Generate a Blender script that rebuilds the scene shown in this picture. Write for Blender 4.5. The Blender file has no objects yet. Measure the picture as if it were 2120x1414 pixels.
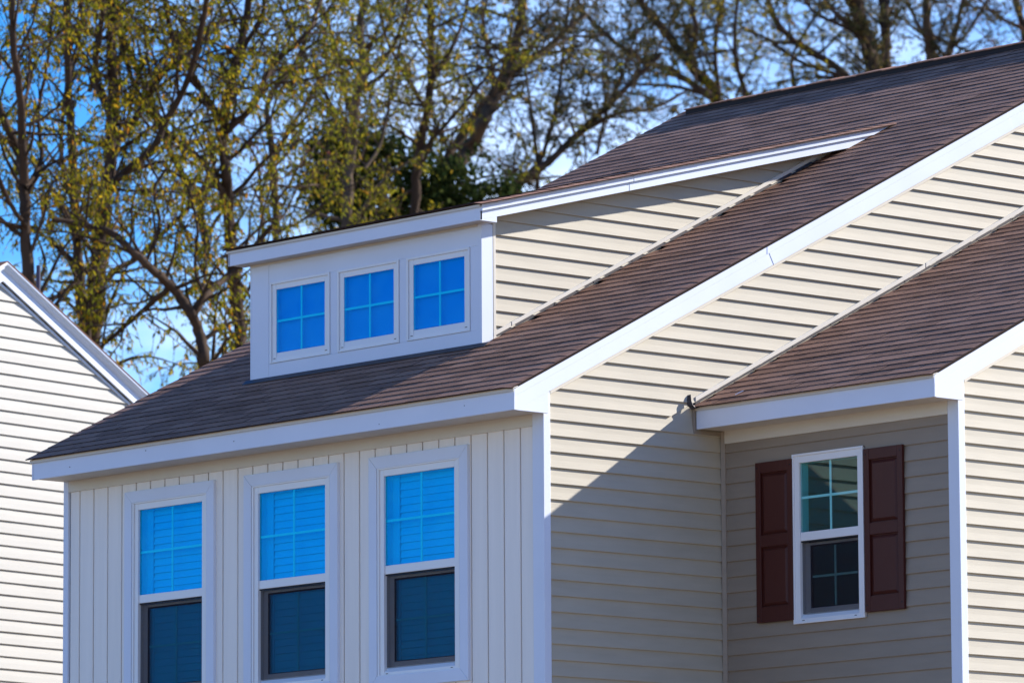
import bpy, math, random
import numpy as np
from mathutils import Vector, Matrix
R = math.radians
SC = bpy.context.scene
COL = SC.collection

# ------------------------------------------------------------------ camera
CAM = Vector((30.146, -27.117, -5.104)); YAW, PITCH, ROLL, FPX = 48.3408, 7.8977, -0.311, 11862.5
cd = bpy.data.cameras.new('camera'); cam = bpy.data.objects.new('camera', cd); COL.objects.link(cam)
cd.sensor_width = 36.0; cd.lens = FPX / 2120 * 36; cd.clip_start = 1; cd.clip_end = 3000
_y, _p, _r = R(YAW), R(PITCH), R(ROLL)
FW = Vector((-math.sin(_y) * math.cos(_p), math.cos(_y) * math.cos(_p), math.sin(_p)))
RT0 = Vector((math.cos(_y), math.sin(_y), 0)); UP0 = RT0.cross(FW)
RT = RT0 * math.cos(_r) + UP0 * math.sin(_r); UP = -RT0 * math.sin(_r) + UP0 * math.cos(_r)
cam.matrix_world = Matrix(((RT.x, UP.x, -FW.x, CAM.x), (RT.y, UP.y, -FW.y, CAM.y), (RT.z, UP.z, -FW.z, CAM.z), (0, 0, 0, 1)))
cd.dof.use_dof = True; cd.dof.focus_distance = 42.5; cd.dof.aperture_fstop = 4.6
SC.camera = cam

# ------------------------------------------------------------------ sky, sun, exposure
SUN = Vector((1.0, 2.62, 1.64)).normalized()
world = bpy.data.worlds.new('World'); SC.world = world; world.use_nodes = True
nt = world.node_tree; nt.nodes.clear()
def N(t, **k):
    n = nt.nodes.new(t)
    for a, b in k.items(): setattr(n, a, b)
    return n
sky = N('ShaderNodeTexSky', sky_type='NISHITA', sun_disc=False)
sky.sun_elevation = math.asin(SUN.z); sky.sun_rotation = math.atan2(SUN.x, SUN.y)
sky.altitude = 300; sky.air_density = 1.0; sky.dust_density = 0.3; sky.ozone_density = 4.0
hsv = N('ShaderNodeHueSaturation'); hsv.inputs['Saturation'].default_value = 1.5; hsv.inputs['Hue'].default_value = 0.514
tc = N('ShaderNodeTexCoord'); mp = N('ShaderNodeMapping'); mp.inputs['Scale'].default_value = (3.0, 3.0, 9.0)
cl = N('ShaderNodeTexNoise'); cl.inputs['Scale'].default_value = 2.2; cl.inputs['Detail'].default_value = 7; cl.inputs['Roughness'].default_value = 0.62
cr = N('ShaderNodeValToRGB'); cr.color_ramp.elements[0].position = 0.43; cr.color_ramp.elements[1].position = 0.68
cr.color_ramp.elements[0].color = (0.02, 0.02, 0.02, 1); cr.color_ramp.elements[1].color = (0.85, 0.85, 0.85, 1)
mx = N('ShaderNodeMix', data_type='RGBA'); mx.inputs['B'].default_value = (6.0, 6.7, 8.0, 1)
bg = N('ShaderNodeBackground'); bg.inputs['Strength'].default_value = 0.125
wo = N('ShaderNodeOutputWorld')
L = nt.links.new
L(sky.outputs[0], hsv.inputs['Color']); L(tc.outputs['Generated'], mp.inputs[0]); L(mp.outputs[0], cl.inputs['Vector'])
sx = N('ShaderNodeSeparateXYZ'); el = N('ShaderNodeMapRange', interpolation_type='SMOOTHSTEP')      # distant low cloud banks, thinner overhead
el.inputs[1].default_value = 0.10; el.inputs[2].default_value = 0.45; el.inputs[3].default_value = 1.0; el.inputs[4].default_value = 0.12
cm = N('ShaderNodeMath', operation='MULTIPLY')
L(tc.outputs['Generated'], sx.inputs[0]); L(sx.outputs['Z'], el.inputs[0])
L(cl.outputs['Fac'], cr.inputs[0]); L(cr.outputs[0], cm.inputs[0]); L(el.outputs[0], cm.inputs[1]); L(cm.outputs[0], mx.inputs['Factor']); L(hsv.outputs[0], mx.inputs['A'])
L(mx.outputs['Result'], bg.inputs['Color']); L(bg.outputs[0], wo.inputs['Surface'])
sl = bpy.data.lights.new('sun', 'SUN'); sl.energy = 4.9; sl.angle = R(0.8); sl.color = (1.0, 0.95, 0.87)
so = bpy.data.objects.new('sun', sl); COL.objects.link(so); so.location = (20, 40, 40)
so.rotation_euler = SUN.to_track_quat('Z', 'Y').to_euler()
SC.view_settings.view_transform = 'Standard'; SC.view_settings.look = 'None'
SC.view_settings.exposure = 0.90; SC.view_settings.gamma = 1.0; SC.view_settings.use_curve_mapping = False
SC.render.engine = 'CYCLES'; SC.cycles.transparent_max_bounces = 24; SC.cycles.max_bounces = 8
SC.cycles.use_denoising = True

GZ = -6.8                                                     # ground level

# ------------------------------------------------------------------ helpers
class MB:
    def __init__(s): s.v = []; s.f = []
    def quad(s, *p):
        b = len(s.v); s.v += [tuple(q) for q in p]; s.f.append(tuple(range(b, b + len(p)))); return s
    def hexa(s, p):                                            # 8 corners: bottom 4 ccw, top 4 ccw
        b = len(s.v); s.v += [tuple(q) for q in p]
        for f in ((3, 2, 1, 0), (4, 5, 6, 7), (0, 1, 5, 4), (1, 2, 6, 5), (2, 3, 7, 6), (3, 0, 4, 7)):
            s.f.append(tuple(b + i for i in f))
        return s
    def box(s, x0, x1, y0, y1, z0, z1):
        return s.hexa([(x0, y0, z0), (x1, y0, z0), (x1, y1, z0), (x0, y1, z0), (x0, y0, z1), (x1, y0, z1), (x1, y1, z1), (x0, y1, z1)])
    def prism(s, poly, a, b, axis):                            # extrude a 2-D polygon along an axis ('x': poly is (y,z); 'y': (x,z); 'z': (x,y))
        def P(q, t): return {'x': (t, q[0], q[1]), 'y': (q[0], t, q[1]), 'z': (q[0], q[1], t)}[axis]
        n = len(poly); o = len(s.v)
        s.v += [P(q, a) for q in poly] + [P(q, b) for q in poly]
        s.f.append(tuple(range(o + n - 1, o - 1, -1))); s.f.append(tuple(range(o + n, o + 2 * n)))
        for i in range(n): s.f.append((o + i, o + (i + 1) % n, o + n + (i + 1) % n, o + n + i))
        return s
    def loft(s, A, B, close=True):                             # two rings of points
        n = len(A); o = len(s.v); s.v += [tuple(q) for q in A] + [tuple(q) for q in B]
        for i in range(n if close else n - 1): s.f.append((o + i, o + (i + 1) % n, o + n + (i + 1) % n, o + n + i))
        if close: s.f.append(tuple(range(o + n - 1, o - 1, -1))); s.f.append(tuple(range(o + n, o + 2 * n)))
        return s
    def mesh(s, name, m, smooth=False, edge=None):
        me = bpy.data.meshes.new(name); me.from_pydata(s.v, [], s.f); me.materials.append(m)
        if edge:
            me.materials.append(edge); me.polygons.foreach_set('material_index', [1 if i % 6 in (2, 3, 5) else 0 for i in range(len(s.f))])
        import bmesh
        bm = bmesh.new(); bm.from_mesh(me); bmesh.ops.recalc_face_normals(bm, faces=bm.faces); bm.to_mesh(me); bm.free()
        if smooth: me.polygons.foreach_set('use_smooth', [True] * len(me.polygons))
        return me

def obj(name, mb, m, parent=None, smooth=False, bevel=0, label=None):
    me = mb.mesh(name, m, smooth) if isinstance(mb, MB) else mb
    o = bpy.data.objects.new(name, me); COL.objects.link(o)
    if bevel:
        b = o.modifiers.new('edge', 'BEVEL'); b.width = bevel; b.segments = 2; b.limit_method = 'ANGLE'
    adopt(o, parent)
    if label: o['label'] = label
    return o
ORIGIN = {}
def adopt(o, parent):
    if parent is None: return
    o.parent = parent
    if parent.name in ORIGIN: o.matrix_parent_inverse = ORIGIN[parent.name]
def thing(name, label, cat, loc, group=None):
    o = bpy.data.objects.new(name, None); COL.objects.link(o); o.location = loc; o.empty_display_size = 0.3
    o['label'] = label; o['category'] = cat
    if group: o['group'] = group
    ORIGIN[o.name] = Matrix.Translation(-Vector(loc))
    return o

# ------------------------------------------------------------------ materials
def mat(name, color, rough=0.6, spec=0.3, noise=0.0, nscale=(6, 6, 6), bump=0.0, bscale=60.0, rnd=0.0, metal=0.0, bstretch=(1, 1, 1), dirt=0.0):
    m = bpy.data.materials.new(name); m.use_nodes = True; t = m.node_tree; b = t.nodes['Principled BSDF']
    b.inputs['Roughness'].default_value = rough; b.inputs['Specular IOR Level'].default_value = spec; b.inputs['Metallic'].default_value = metal
    b.inputs['Base Color'].default_value = (*color, 1)
    co = t.nodes.new('ShaderNodeTexCoord'); geo = t.nodes.new('ShaderNodeNewGeometry')
    if noise or rnd or dirt:
        mp = t.nodes.new('ShaderNodeMapping'); mp.inputs['Scale'].default_value = nscale
        no = t.nodes.new('ShaderNodeTexNoise'); no.inputs['Scale'].default_value = 1.0; no.inputs['Detail'].default_value = 5
        t.links.new(geo.outputs['Position'], mp.inputs[0]); t.links.new(mp.outputs[0], no.inputs['Vector'])
        mr = t.nodes.new('ShaderNodeMapRange'); mr.inputs[1].default_value = 0.3; mr.inputs[2].default_value = 0.7
        mr.inputs[3].default_value = 1 - noise; mr.inputs[4].default_value = 1 + noise
        t.links.new(no.outputs['Fac'], mr.inputs[0])
        oi = t.nodes.new('ShaderNodeObjectInfo'); m2 = t.nodes.new('ShaderNodeMapRange'); m2.inputs[3].default_value = 1 - rnd; m2.inputs[4].default_value = 1 + rnd
        t.links.new(oi.outputs['Random'], m2.inputs[0])
        mu = t.nodes.new('ShaderNodeMath'); mu.operation = 'MULTIPLY'; t.links.new(mr.outputs[0], mu.inputs[0]); t.links.new(m2.outputs[0], mu.inputs[1])
        vm = t.nodes.new('ShaderNodeVectorMath'); vm.operation = 'SCALE'; vm.inputs[0].default_value = color; t.links.new(mu.outputs[0], vm.inputs['Scale'])
        t.links.new(vm.outputs[0], b.inputs['Base Color'])
    if bump:
        mp2 = t.nodes.new('ShaderNodeMapping'); mp2.inputs['Scale'].default_value = bstretch
        n2 = t.nodes.new('ShaderNodeTexNoise'); n2.inputs['Scale'].default_value = bscale; n2.inputs['Detail'].default_value = 4
        t.links.new(geo.outputs['Position'], mp2.inputs[0]); t.links.new(mp2.outputs[0], n2.inputs['Vector'])
        bu = t.nodes.new('ShaderNodeBump'); bu.inputs['Strength'].default_value = bump; bu.inputs['Distance'].default_value = 0.004
        t.links.new(n2.outputs['Fac'], bu.inputs['Height']); t.links.new(bu.outputs[0], b.inputs['Normal'])
    return m

def shingle_mat(name):
    m = bpy.data.materials.new(name); m.use_nodes = True; t = m.node_tree; b = t.nodes['Principled BSDF']
    b.inputs['Roughness'].default_value = 0.9; b.inputs['Specular IOR Level'].default_value = 0.25
    geo = t.nodes.new('ShaderNodeNewGeometry'); oi = t.nodes.new('ShaderNodeObjectInfo')
    ad = t.nodes.new('ShaderNodeMath'); ad.operation = 'ADD'; t.links.new(geo.outputs['Random Per Island'], ad.inputs[0]); t.links.new(oi.outputs['Random'], ad.inputs[1])
    fr = t.nodes.new('ShaderNodeMath'); fr.operation = 'FRACT'; t.links.new(ad.outputs[0], fr.inputs[0])
    n1 = t.nodes.new('ShaderNodeTexNoise'); n1.inputs['Scale'].default_value = 1.3; n1.inputs['Detail'].default_value = 4
    n2 = t.nodes.new('ShaderNodeTexNoise'); n2.inputs['Scale'].default_value = 150; n2.inputs['Detail'].default_value = 3
    mp = t.nodes.new('ShaderNodeMapping'); mp.inputs['Scale'].default_value = (1, 2.2, 2.2)
    n3 = t.nodes.new('ShaderNodeTexNoise'); n3.inputs['Scale'].default_value = 7; n3.inputs['Detail'].default_value = 5
    for n in (n1, n2): t.links.new(geo.outputs['Position'], n.inputs['Vector'])
    t.links.new(geo.outputs['Position'], mp.inputs[0]); t.links.new(mp.outputs[0], n3.inputs['Vector'])
    s = t.nodes.new('ShaderNodeMath'); s.operation = 'MULTIPLY_ADD'; s.inputs[1].default_value = 0.70
    t.links.new(fr.outputs[0], s.inputs[0])
    a2 = t.nodes.new('ShaderNodeMath'); a2.operation = 'MULTIPLY_ADD'; a2.inputs[1].default_value = 0.75; t.links.new(n3.outputs['Fac'], a2.inputs[0])
    a3 = t.nodes.new('ShaderNodeMath'); a3.operation = 'MULTIPLY_ADD'; a3.inputs[1].default_value = 0.55; a3.inputs[2].default_value = -0.54; t.links.new(n2.outputs['Fac'], a3.inputs[0])
    t.links.new(a3.outputs[0], a2.inputs[2]); t.links.new(a2.outputs[0], s.inputs[2])
    cr = t.nodes.new('ShaderNodeValToRGB'); e = cr.color_ramp.elements
    e[0].position = 0.05; e[0].color = (0.215, 0.104, 0.062, 1); e[1].position = 0.95; e[1].color = (0.38, 0.200, 0.128, 1)
    x = e.new(0.5); x.color = (0.305, 0.156, 0.097, 1)
    t.links.new(s.outputs[0], cr.inputs[0])
    mr = t.nodes.new('ShaderNodeMapRange'); mr.inputs[1].default_value = 0.52; mr.inputs[2].default_value = 0.75; mr.inputs[4].default_value = 0.5
    t.links.new(n1.outputs['Fac'], mr.inputs[0])
    mx = t.nodes.new('ShaderNodeMix'); mx.data_type = 'RGBA'; mx.inputs['B'].default_value = (0.270, 0.142, 0.100, 1)
    t.links.new(mr.outputs[0], mx.inputs['Factor']); t.links.new(cr.outputs[0], mx.inputs['A']); t.links.new(mx.outputs['Result'], b.inputs['Base Color'])
    bu = t.nodes.new('ShaderNodeBump'); bu.inputs['Strength'].default_value = 0.5; bu.inputs['Distance'].default_value = 0.003
    t.links.new(n2.outputs['Fac'], bu.inputs['Height']); t.links.new(bu.outputs[0], b.inputs['Normal'])
    return m

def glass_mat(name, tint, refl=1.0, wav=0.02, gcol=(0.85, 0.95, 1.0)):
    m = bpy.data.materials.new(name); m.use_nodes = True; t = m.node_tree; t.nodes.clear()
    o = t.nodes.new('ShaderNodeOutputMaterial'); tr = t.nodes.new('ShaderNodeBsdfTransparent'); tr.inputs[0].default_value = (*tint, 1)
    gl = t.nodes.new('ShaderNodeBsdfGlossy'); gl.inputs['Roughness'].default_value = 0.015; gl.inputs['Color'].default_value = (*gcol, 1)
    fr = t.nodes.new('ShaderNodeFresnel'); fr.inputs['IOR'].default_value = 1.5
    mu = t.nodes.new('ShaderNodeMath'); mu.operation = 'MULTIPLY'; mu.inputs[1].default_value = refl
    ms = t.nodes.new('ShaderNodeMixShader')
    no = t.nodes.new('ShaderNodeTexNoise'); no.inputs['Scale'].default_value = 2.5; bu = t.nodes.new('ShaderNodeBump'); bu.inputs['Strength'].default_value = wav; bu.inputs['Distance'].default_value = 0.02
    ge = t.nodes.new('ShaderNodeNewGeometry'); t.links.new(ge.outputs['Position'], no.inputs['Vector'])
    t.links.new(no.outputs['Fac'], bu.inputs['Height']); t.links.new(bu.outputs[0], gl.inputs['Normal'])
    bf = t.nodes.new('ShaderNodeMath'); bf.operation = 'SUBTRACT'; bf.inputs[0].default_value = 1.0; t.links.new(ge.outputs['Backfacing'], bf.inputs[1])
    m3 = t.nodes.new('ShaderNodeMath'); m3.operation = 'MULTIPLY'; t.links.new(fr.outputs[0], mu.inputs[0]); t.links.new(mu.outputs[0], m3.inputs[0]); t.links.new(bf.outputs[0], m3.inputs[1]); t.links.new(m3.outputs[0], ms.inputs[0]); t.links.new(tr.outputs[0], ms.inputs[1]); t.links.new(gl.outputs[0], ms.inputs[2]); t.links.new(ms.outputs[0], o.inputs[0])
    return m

def screen_mat(name):
    m = bpy.data.materials.new(name); m.use_nodes = True; t = m.node_tree; t.nodes.clear()
    o = t.nodes.new('ShaderNodeOutputMaterial'); tr = t.nodes.new('ShaderNodeBsdfTransparent'); d = t.nodes.new('ShaderNodeBsdfDiffuse'); d.inputs[0].default_value = (0.03, 0.025, 0.03, 1)
    ms = t.nodes.new('ShaderNodeMixShader'); ms.inputs[0].default_value = 0.38
    t.links.new(tr.outputs[0], ms.inputs[1]); t.links.new(d.outputs[0], ms.inputs[2]); t.links.new(ms.outputs[0], o.inputs[0])
    return m

def leaf_mat(name, cols, trans=0.45):
    m = bpy.data.materials.new(name); m.use_nodes = True; t = m.node_tree; t.nodes.clear()
    o = t.nodes.new('ShaderNodeOutputMaterial'); ge = t.nodes.new('ShaderNodeNewGeometry'); cr = t.nodes.new('ShaderNodeValToRGB'); cr.color_ramp.interpolation = 'LINEAR'
    e = cr.color_ramp.elements
    for i, (p, c) in enumerate(cols):
        k = e[i] if i < 2 else e.new(p)
        k.position = p; k.color = (*c, 1)
    d = t.nodes.new('ShaderNodeBsdfDiffuse'); tl = t.nodes.new('ShaderNodeBsdfTranslucent'); ms = t.nodes.new('ShaderNodeMixShader'); ms.inputs[0].default_value = trans
    t.links.new(ge.outputs['Random Per Island'], cr.inputs[0]); t.links.new(cr.outputs[0], d.inputs[0]); t.links.new(cr.outputs[0], tl.inputs[0])
    t.links.new(d.outputs[0], ms.inputs[1]); t.links.new(tl.outputs[0], ms.inputs[2]); t.links.new(ms.outputs[0], o.inputs[0])
    return m

M = dict(
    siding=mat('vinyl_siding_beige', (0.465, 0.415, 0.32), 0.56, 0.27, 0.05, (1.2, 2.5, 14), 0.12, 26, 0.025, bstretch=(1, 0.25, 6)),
    siding_shade=mat('vinyl_siding_beige_shade', (0.285, 0.23, 0.172), 0.5, 0.35, 0.05, (2.5, 1.2, 14), 0.12, 26, 0.025, bstretch=(0.25, 1, 6)),  # same siding as the gable, colour darkened to stand for wing-front shade
    board=mat('vertical_siding_greige', (0.86, 0.80, 0.725), 0.55, 0.3, 0.035, (14, 3, 0.8), 0.10, 22, 0.02, bstretch=(6, 1, 0.25)),
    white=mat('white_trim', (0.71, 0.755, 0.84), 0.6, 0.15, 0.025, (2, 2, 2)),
    cream=mat('cream_trim', (0.66, 0.61, 0.52), 0.5, 0.3, 0.03, (2, 2, 2)),
    soffit=mat('soffit_vinyl', (0.62, 0.58, 0.52), 0.6, 0.3, 0.03),
    nwhite=mat('vinyl_siding_white', (0.47, 0.45, 0.405), 0.62, 0.18, 0.03, (2, 2, 14), 0.1, 26, 0.02, bstretch=(0.3, 0.3, 6)),
    vinyl=mat('window_vinyl', (0.78, 0.78, 0.78), 0.35, 0.45, 0.015, (3, 3, 3)),
    gasket=mat('dark_gasket', (0.02, 0.02, 0.022), 0.7),
    shingle=shingle_mat('asphalt_shingle'),
    asphalt=mat('asphalt_cut_edge', (0.036, 0.024, 0.021), 0.95, 0.1),
    deck=mat('roof_underlay', (0.03, 0.022, 0.02), 0.95, 0.1),
    vent=mat('ridge_vent_plastic', (0.025, 0.02, 0.02), 0.7, 0.2),
    flash=mat('flashing_metal', (0.06, 0.055, 0.06), 0.45, 0.5, 0.1, metal=0.6),
    shutter=mat('shutter_burgundy', (0.062, 0.0105, 0.0055), 0.5, 0.35, 0.06, (8, 8, 1), 0.12, 30, bstretch=(5, 5, 0.4)),
    room=mat('room_wall', (0.25, 0.24, 0.23), 0.9),
    wrap=mat('sheathing', (0.2, 0.18, 0.15), 0.9),
    blind=mat('blind_white', (0.87, 0.87, 0.86), 0.5),
    panel=mat('grey_blue_board', (0.70, 0.70, 0.72), 0.7),
    pipe=mat('vent_pipe_plastic', (0.05, 0.05, 0.09), 0.5),
    dry_ground=mat('dry_ground_tan', (0.27, 0.20, 0.135), 0.95, 0.1, 0.3, (0.2, 0.2, 0.2)),  # unseen dry tan ground, tone raised to bounce warm light onto the front
    bark=mat('bark', (0.062, 0.042, 0.030), 0.95, 0.1, 0.35, (5, 5, 1.5), 0.9, 14, bstretch=(1, 1, 0.3)),
    bark2=mat('bark_pale', (0.085, 0.062, 0.044), 0.95, 0.1, 0.4, (5, 5, 1.5), 0.9, 14, bstretch=(1, 1, 0.3)),
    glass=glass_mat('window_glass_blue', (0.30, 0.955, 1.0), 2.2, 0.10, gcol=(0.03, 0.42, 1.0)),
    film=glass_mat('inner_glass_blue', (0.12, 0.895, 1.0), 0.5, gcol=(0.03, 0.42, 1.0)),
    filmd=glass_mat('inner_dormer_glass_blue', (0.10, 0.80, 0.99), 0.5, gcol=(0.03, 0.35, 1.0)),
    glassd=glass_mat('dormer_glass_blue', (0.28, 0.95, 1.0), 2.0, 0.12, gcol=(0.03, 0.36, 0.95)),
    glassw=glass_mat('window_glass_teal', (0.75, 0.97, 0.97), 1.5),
    screen=screen_mat('insect_screen'),
)

# ------------------------------------------------------------------ the setting: ground
g = MB(); g.quad((-1500, -1500, GZ), (1500, -1500, GZ), (1500, 1500, GZ), (-1500, 1500, GZ))
go = obj('ground', g, M['dry_ground']); go['kind'] = 'structure'

# ------------------------------------------------------------------ the house
W, O_, E_, HF, S, RY = 5.6154, 0.3235, 0.054, 0.147, 0.503, 6.7875
YW, OW, XW = 1.766, 0.285, 2.3895
XD0, XD1, YD, ZDT, OD, HFD, SD, XDL, XDR = 4.2137, 1.5098, 0.744, 1.624, 0.154, 0.108, 0.2504, 4.317, 1.343
HL = 0.1835; C = 0.1143
roofz = lambda y: HL + S * (y + O_)                           # top face of the main shingles
droof = lambda y: ZDT + HFD + 0.030 + SD * (y - YD + OD)     # top face of the dormer shingles
wroof = lambda y: HL + S * (y - YW + OW)                      # top face of the wing shingles
HOUSE = thing('house', 'beige two-storey house with brown shingle roofs, front dormer and right-hand wing', 'house', (-1.5, 2.5, GZ))
BACK = 2 * RY + 0.0

def siding_x(parent, x, zb, ya_b, ya_t, yb_b, yb_t, m, sgn=1, c=C, t=0.0195, name='siding_board'):
    """one lap course on a wall facing +X: bottom edge at zb, slanted ends"""
    prof = [(0.001, c + 0.022, 1.19), (0.0035, c, 1.0), (0.0105, 0.5 * c, 0.5), (t - 0.0015, 0.012, 0.1), (t, 0.004, 0.03), (t - 0.002, 0.0, 0.0), (0.001, 0.0005, 0.0)]
    A = [(x + d, ya_b + (ya_t - ya_b) * f, zb + h) for d, h, f in prof]; B = [(x + d, yb_b + (yb_t - yb_b) * f, zb + h) for d, h, f in prof]
    return obj(name, MB().loft(A, B), m, parent)
def siding_y(parent, y, zb, x0, x1, m, c=C, t=0.017, name='siding_board', h0=None, h1=None):
    prof = [(0.001, c + 0.018), (0.0035, c), (0.0105, 0.5 * c), (t - 0.0015, 0.012), (t, 0.004), (t - 0.002, 0.0), (0.001, 0.0005)]
    if h1 is not None: prof = [(d, h) for d, h in prof if h <= h1] ; prof = [(0.001, h1), (prof[0][0], h1)] + prof
    if h0 is not None: prof = [(d, h) for d, h in prof if h > h0] + [(0.0135, h0), (0.001, h0)]
    A = [(x0, y - d, zb + h) for d, h in prof]; B = [(x1, y - d, zb + h) for d, h in prof]
    return obj(name, MB().loft(A, B), m, parent)

# backing walls (the carcass behind the siding)
mb = MB(); mb.box(-W + 0.005, -4.80, 0.030, 0.10, GZ, 0.10); mb.box(-0.72, -0.02, 0.030, 0.10, GZ, 0.10)
FX = [-4.2755, -2.81, -1.3475]
xs = [-4.80] + [v for c in FX for v in (c - 0.46, c + 0.46)] + [-0.72]
for i in range(0, 8, 2): mb.box(xs[i], xs[i + 1], 0.0305, 0.10, GZ, 0.10)
for c in FX: mb.box(c - 0.46, c + 0.46, 0.0305, 0.10, -0.25, 0.10); mb.box(c - 0.46, c + 0.46, 0.0305, 0.10, GZ, -1.75)
FRONT = obj('front_wall', mb, M['wrap'], HOUSE)
mb = MB(); mb.prism([(0.10, GZ), (BACK, GZ), (BACK, 0.05), (RY, roofz(RY) - 0.09), (0.10, roofz(0.1) - 0.09)], -0.10, 0.0, 'x')
GABLE = obj('gable_wall', mb, M['siding'], HOUSE)
mb = MB(); mb.prism([(0.10, GZ), (BACK, GZ), (BACK, 0.05), (RY, roofz(RY) - 0.09), (0.10, roofz(0.1) - 0.09)], -W + 0.005, -W + 0.10, 'x')
mb.box(-W + 0.1, -0.1, BACK - 0.1, BACK, GZ, 0.05)
obj('far_walls', mb, M['siding'], HOUSE)
mb = MB(); mb.box(-W + 0.1, -0.1, 0.55, 0.60, GZ, 0.2); mb.box(-W + 0.1, -0.1, 0.10, 0.55, -2.9, -2.8); mb.box(-W + 0.1, -0.1, 0.10, 0.55, 0.10, 0.15)
obj('room_lining', mb, M['room'], HOUSE)

# vertical boards of the front wall
edges = [-5.553, -5.430] + [-5.430 + 0.1787 * k for k in range(1, 30)]
edges = [e for e in edges if e < -0.16] + [-0.098]
ZF = -0.080
def vboard(x0, x1, z0, z1):
    g_ = 0.006
    a, b = x0 + g_, x1 - g_
    p = [(a, 0.0285), (a, 0.0), (a + 0.004, -0.0035), (b - 0.004, -0.0035), (b, 0.0), (b, 0.0285)]
    obj('wall_board', MB().prism(p, z0, z1, 'z'), M['board'], FRONT)
ZBOT = -4.2
for a, b in zip(edges[:-1], edges[1:]):
    cuts = [(a, b)]; done = False
    for c in FX:
        l, r = c - 0.50, c + 0.50
        if b > l + 0.002 and a < r - 0.002:
            done = True
            if a < l - 0.01: vboard(a, l, -1.80, -0.20)
            if b > r + 0.01: vboard(r, b, -1.80, -0.20)
            vboard(a, b, -0.20, ZF + 0.01); vboard(a, b, ZBOT, -1.80)
    if not done: vboard(a, b, ZBOT, ZF + 0.01)
obj('lower_cladding', MB().box(-W + 0.06, -0.1, -0.003, 0.0115, GZ, ZBOT - 0.003), M['board'], FRONT)
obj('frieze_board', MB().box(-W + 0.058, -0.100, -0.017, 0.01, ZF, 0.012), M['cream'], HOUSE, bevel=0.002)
# corner boards
obj('corner_board', MB().prism([(-W - 0.004, 0.2), (-W - 0.004, -0.019), (-W + 0.057, -0.019), (-W + 0.057, 0.008), (-W + 0.012, 0.008), (-W + 0.012, 0.2)], GZ, 0.008, 'z'), M['white'], HOUSE, bevel=0.003)
obj('corner_board', MB().prism([(-0.098, -0.020), (0.021, -0.020), (0.021, 0.046), (0.0, 0.046), (0.0, 0.010), (-0.098, 0.010)], GZ, 0.16, 'z'), M['white'], HOUSE, bevel=0.003)

# gable wall siding
Z0 = 0.0751
rake_y = lambda z: (z - (HL - 0.13)) / S - O_ + 0.03          # where a course ends under the rake board
wing_y = lambda z: (z - (HL + 0.02)) / S + YW - OW
for k in range(-31, 40):
    zb = Z0 - k * C; zt = zb + C
    if zt > roofz(RY) - 0.16: continue
    if zb < -4.6: break
    ya_b, ya_t = max(0.044, rake_y(zb) - 0.02), max(0.044, rake_y(zt) - 0.02)
    if zb < 0.0: yb_b = yb_t = YW - 0.002
    else: yb_b, yb_t = wing_y(zb), wing_y(zt)
    if ya_t >= min(RY, yb_b): continue
    e0, e1 = min(yb_b, RY), min(yb_t, RY)
    if k % 4 == 1 and e0 - ya_t > 1.3:                          # a lapped joint between two lengths
        sj = ya_t + (e0 - ya_t) * (0.3 + 0.4 * ((k * 37) % 10) / 10)
        siding_x(GABLE, 0.0, zb, ya_b, ya_t, sj, sj, M['siding']); siding_x(GABLE, -0.0012, zb, sj - 0.02, sj - 0.02, e0, e1, M['siding'])
    else: siding_x(GABLE, 0.0, zb, ya_b, ya_t, e0, e1, M['siding'])
obj('lower_cladding', MB().box(0.001, 0.012, 0.05, YW - 0.003, GZ, -4.55), M['siding'], GABLE)
# eave: fascia, soffit, drip edge
def eave(x0, x1, yf, yw, z0, h, parent, seam=None):
    if seam:
        obj('fascia', MB().box(x0, seam, yf, yf + 0.02, z0, z0 + h), M['white'], parent, bevel=0.002)
        obj('fascia', MB().box(seam - 0.03, x1, yf - 0.0025, yf + 0.018, z0 - 0.001, z0 + h - 0.0015), M['white'], parent, bevel=0.002)
    else: obj('fascia', MB().box(x0, x1, yf, yf + 0.02, z0, z0 + h), M['white'], parent, bevel=0.002)
eave(-W, E_ - 0.002, -O_, 0.0, 0.0, HF, HOUSE, seam=-2.70)
rn = random.Random(9)
for k in range(5):
    xn, zn = -W + 0.5 + k * 1.15 + rn.uniform(-.3, .3), rn.uniform(0.03, 0.11)
    obj('nail_head', MB().box(xn - 0.003, xn + 0.003, -O_ - 0.0045, -O_ + 0.002, zn - 0.003, zn + 0.003), M['flash'], HOUSE)
n = 30; wd = (W + 0.0) / n
for k in range(n):
    obj('soffit_panel', MB().box(-W + k * wd + 0.002, -W + (k + 1) * wd - 0.002, -O_ + 0.02, 0.02, 0.006, 0.016), M['soffit'], HOUSE)
obj('drip_edge', MB().prism([(-O_ - 0.012, HF + 0.002), (-O_ + 0.03, HF + 0.018), (-O_ + 0.03, HF + 0.024), (-O_ - 0.014, HF + 0.010), (-O_ - 0.016, HF - 0.016), (-O_ - 0.012, HF - 0.016)], -W - 0.02, E_ + 0.004, 'x'), M['cream'], HOUSE)

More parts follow.
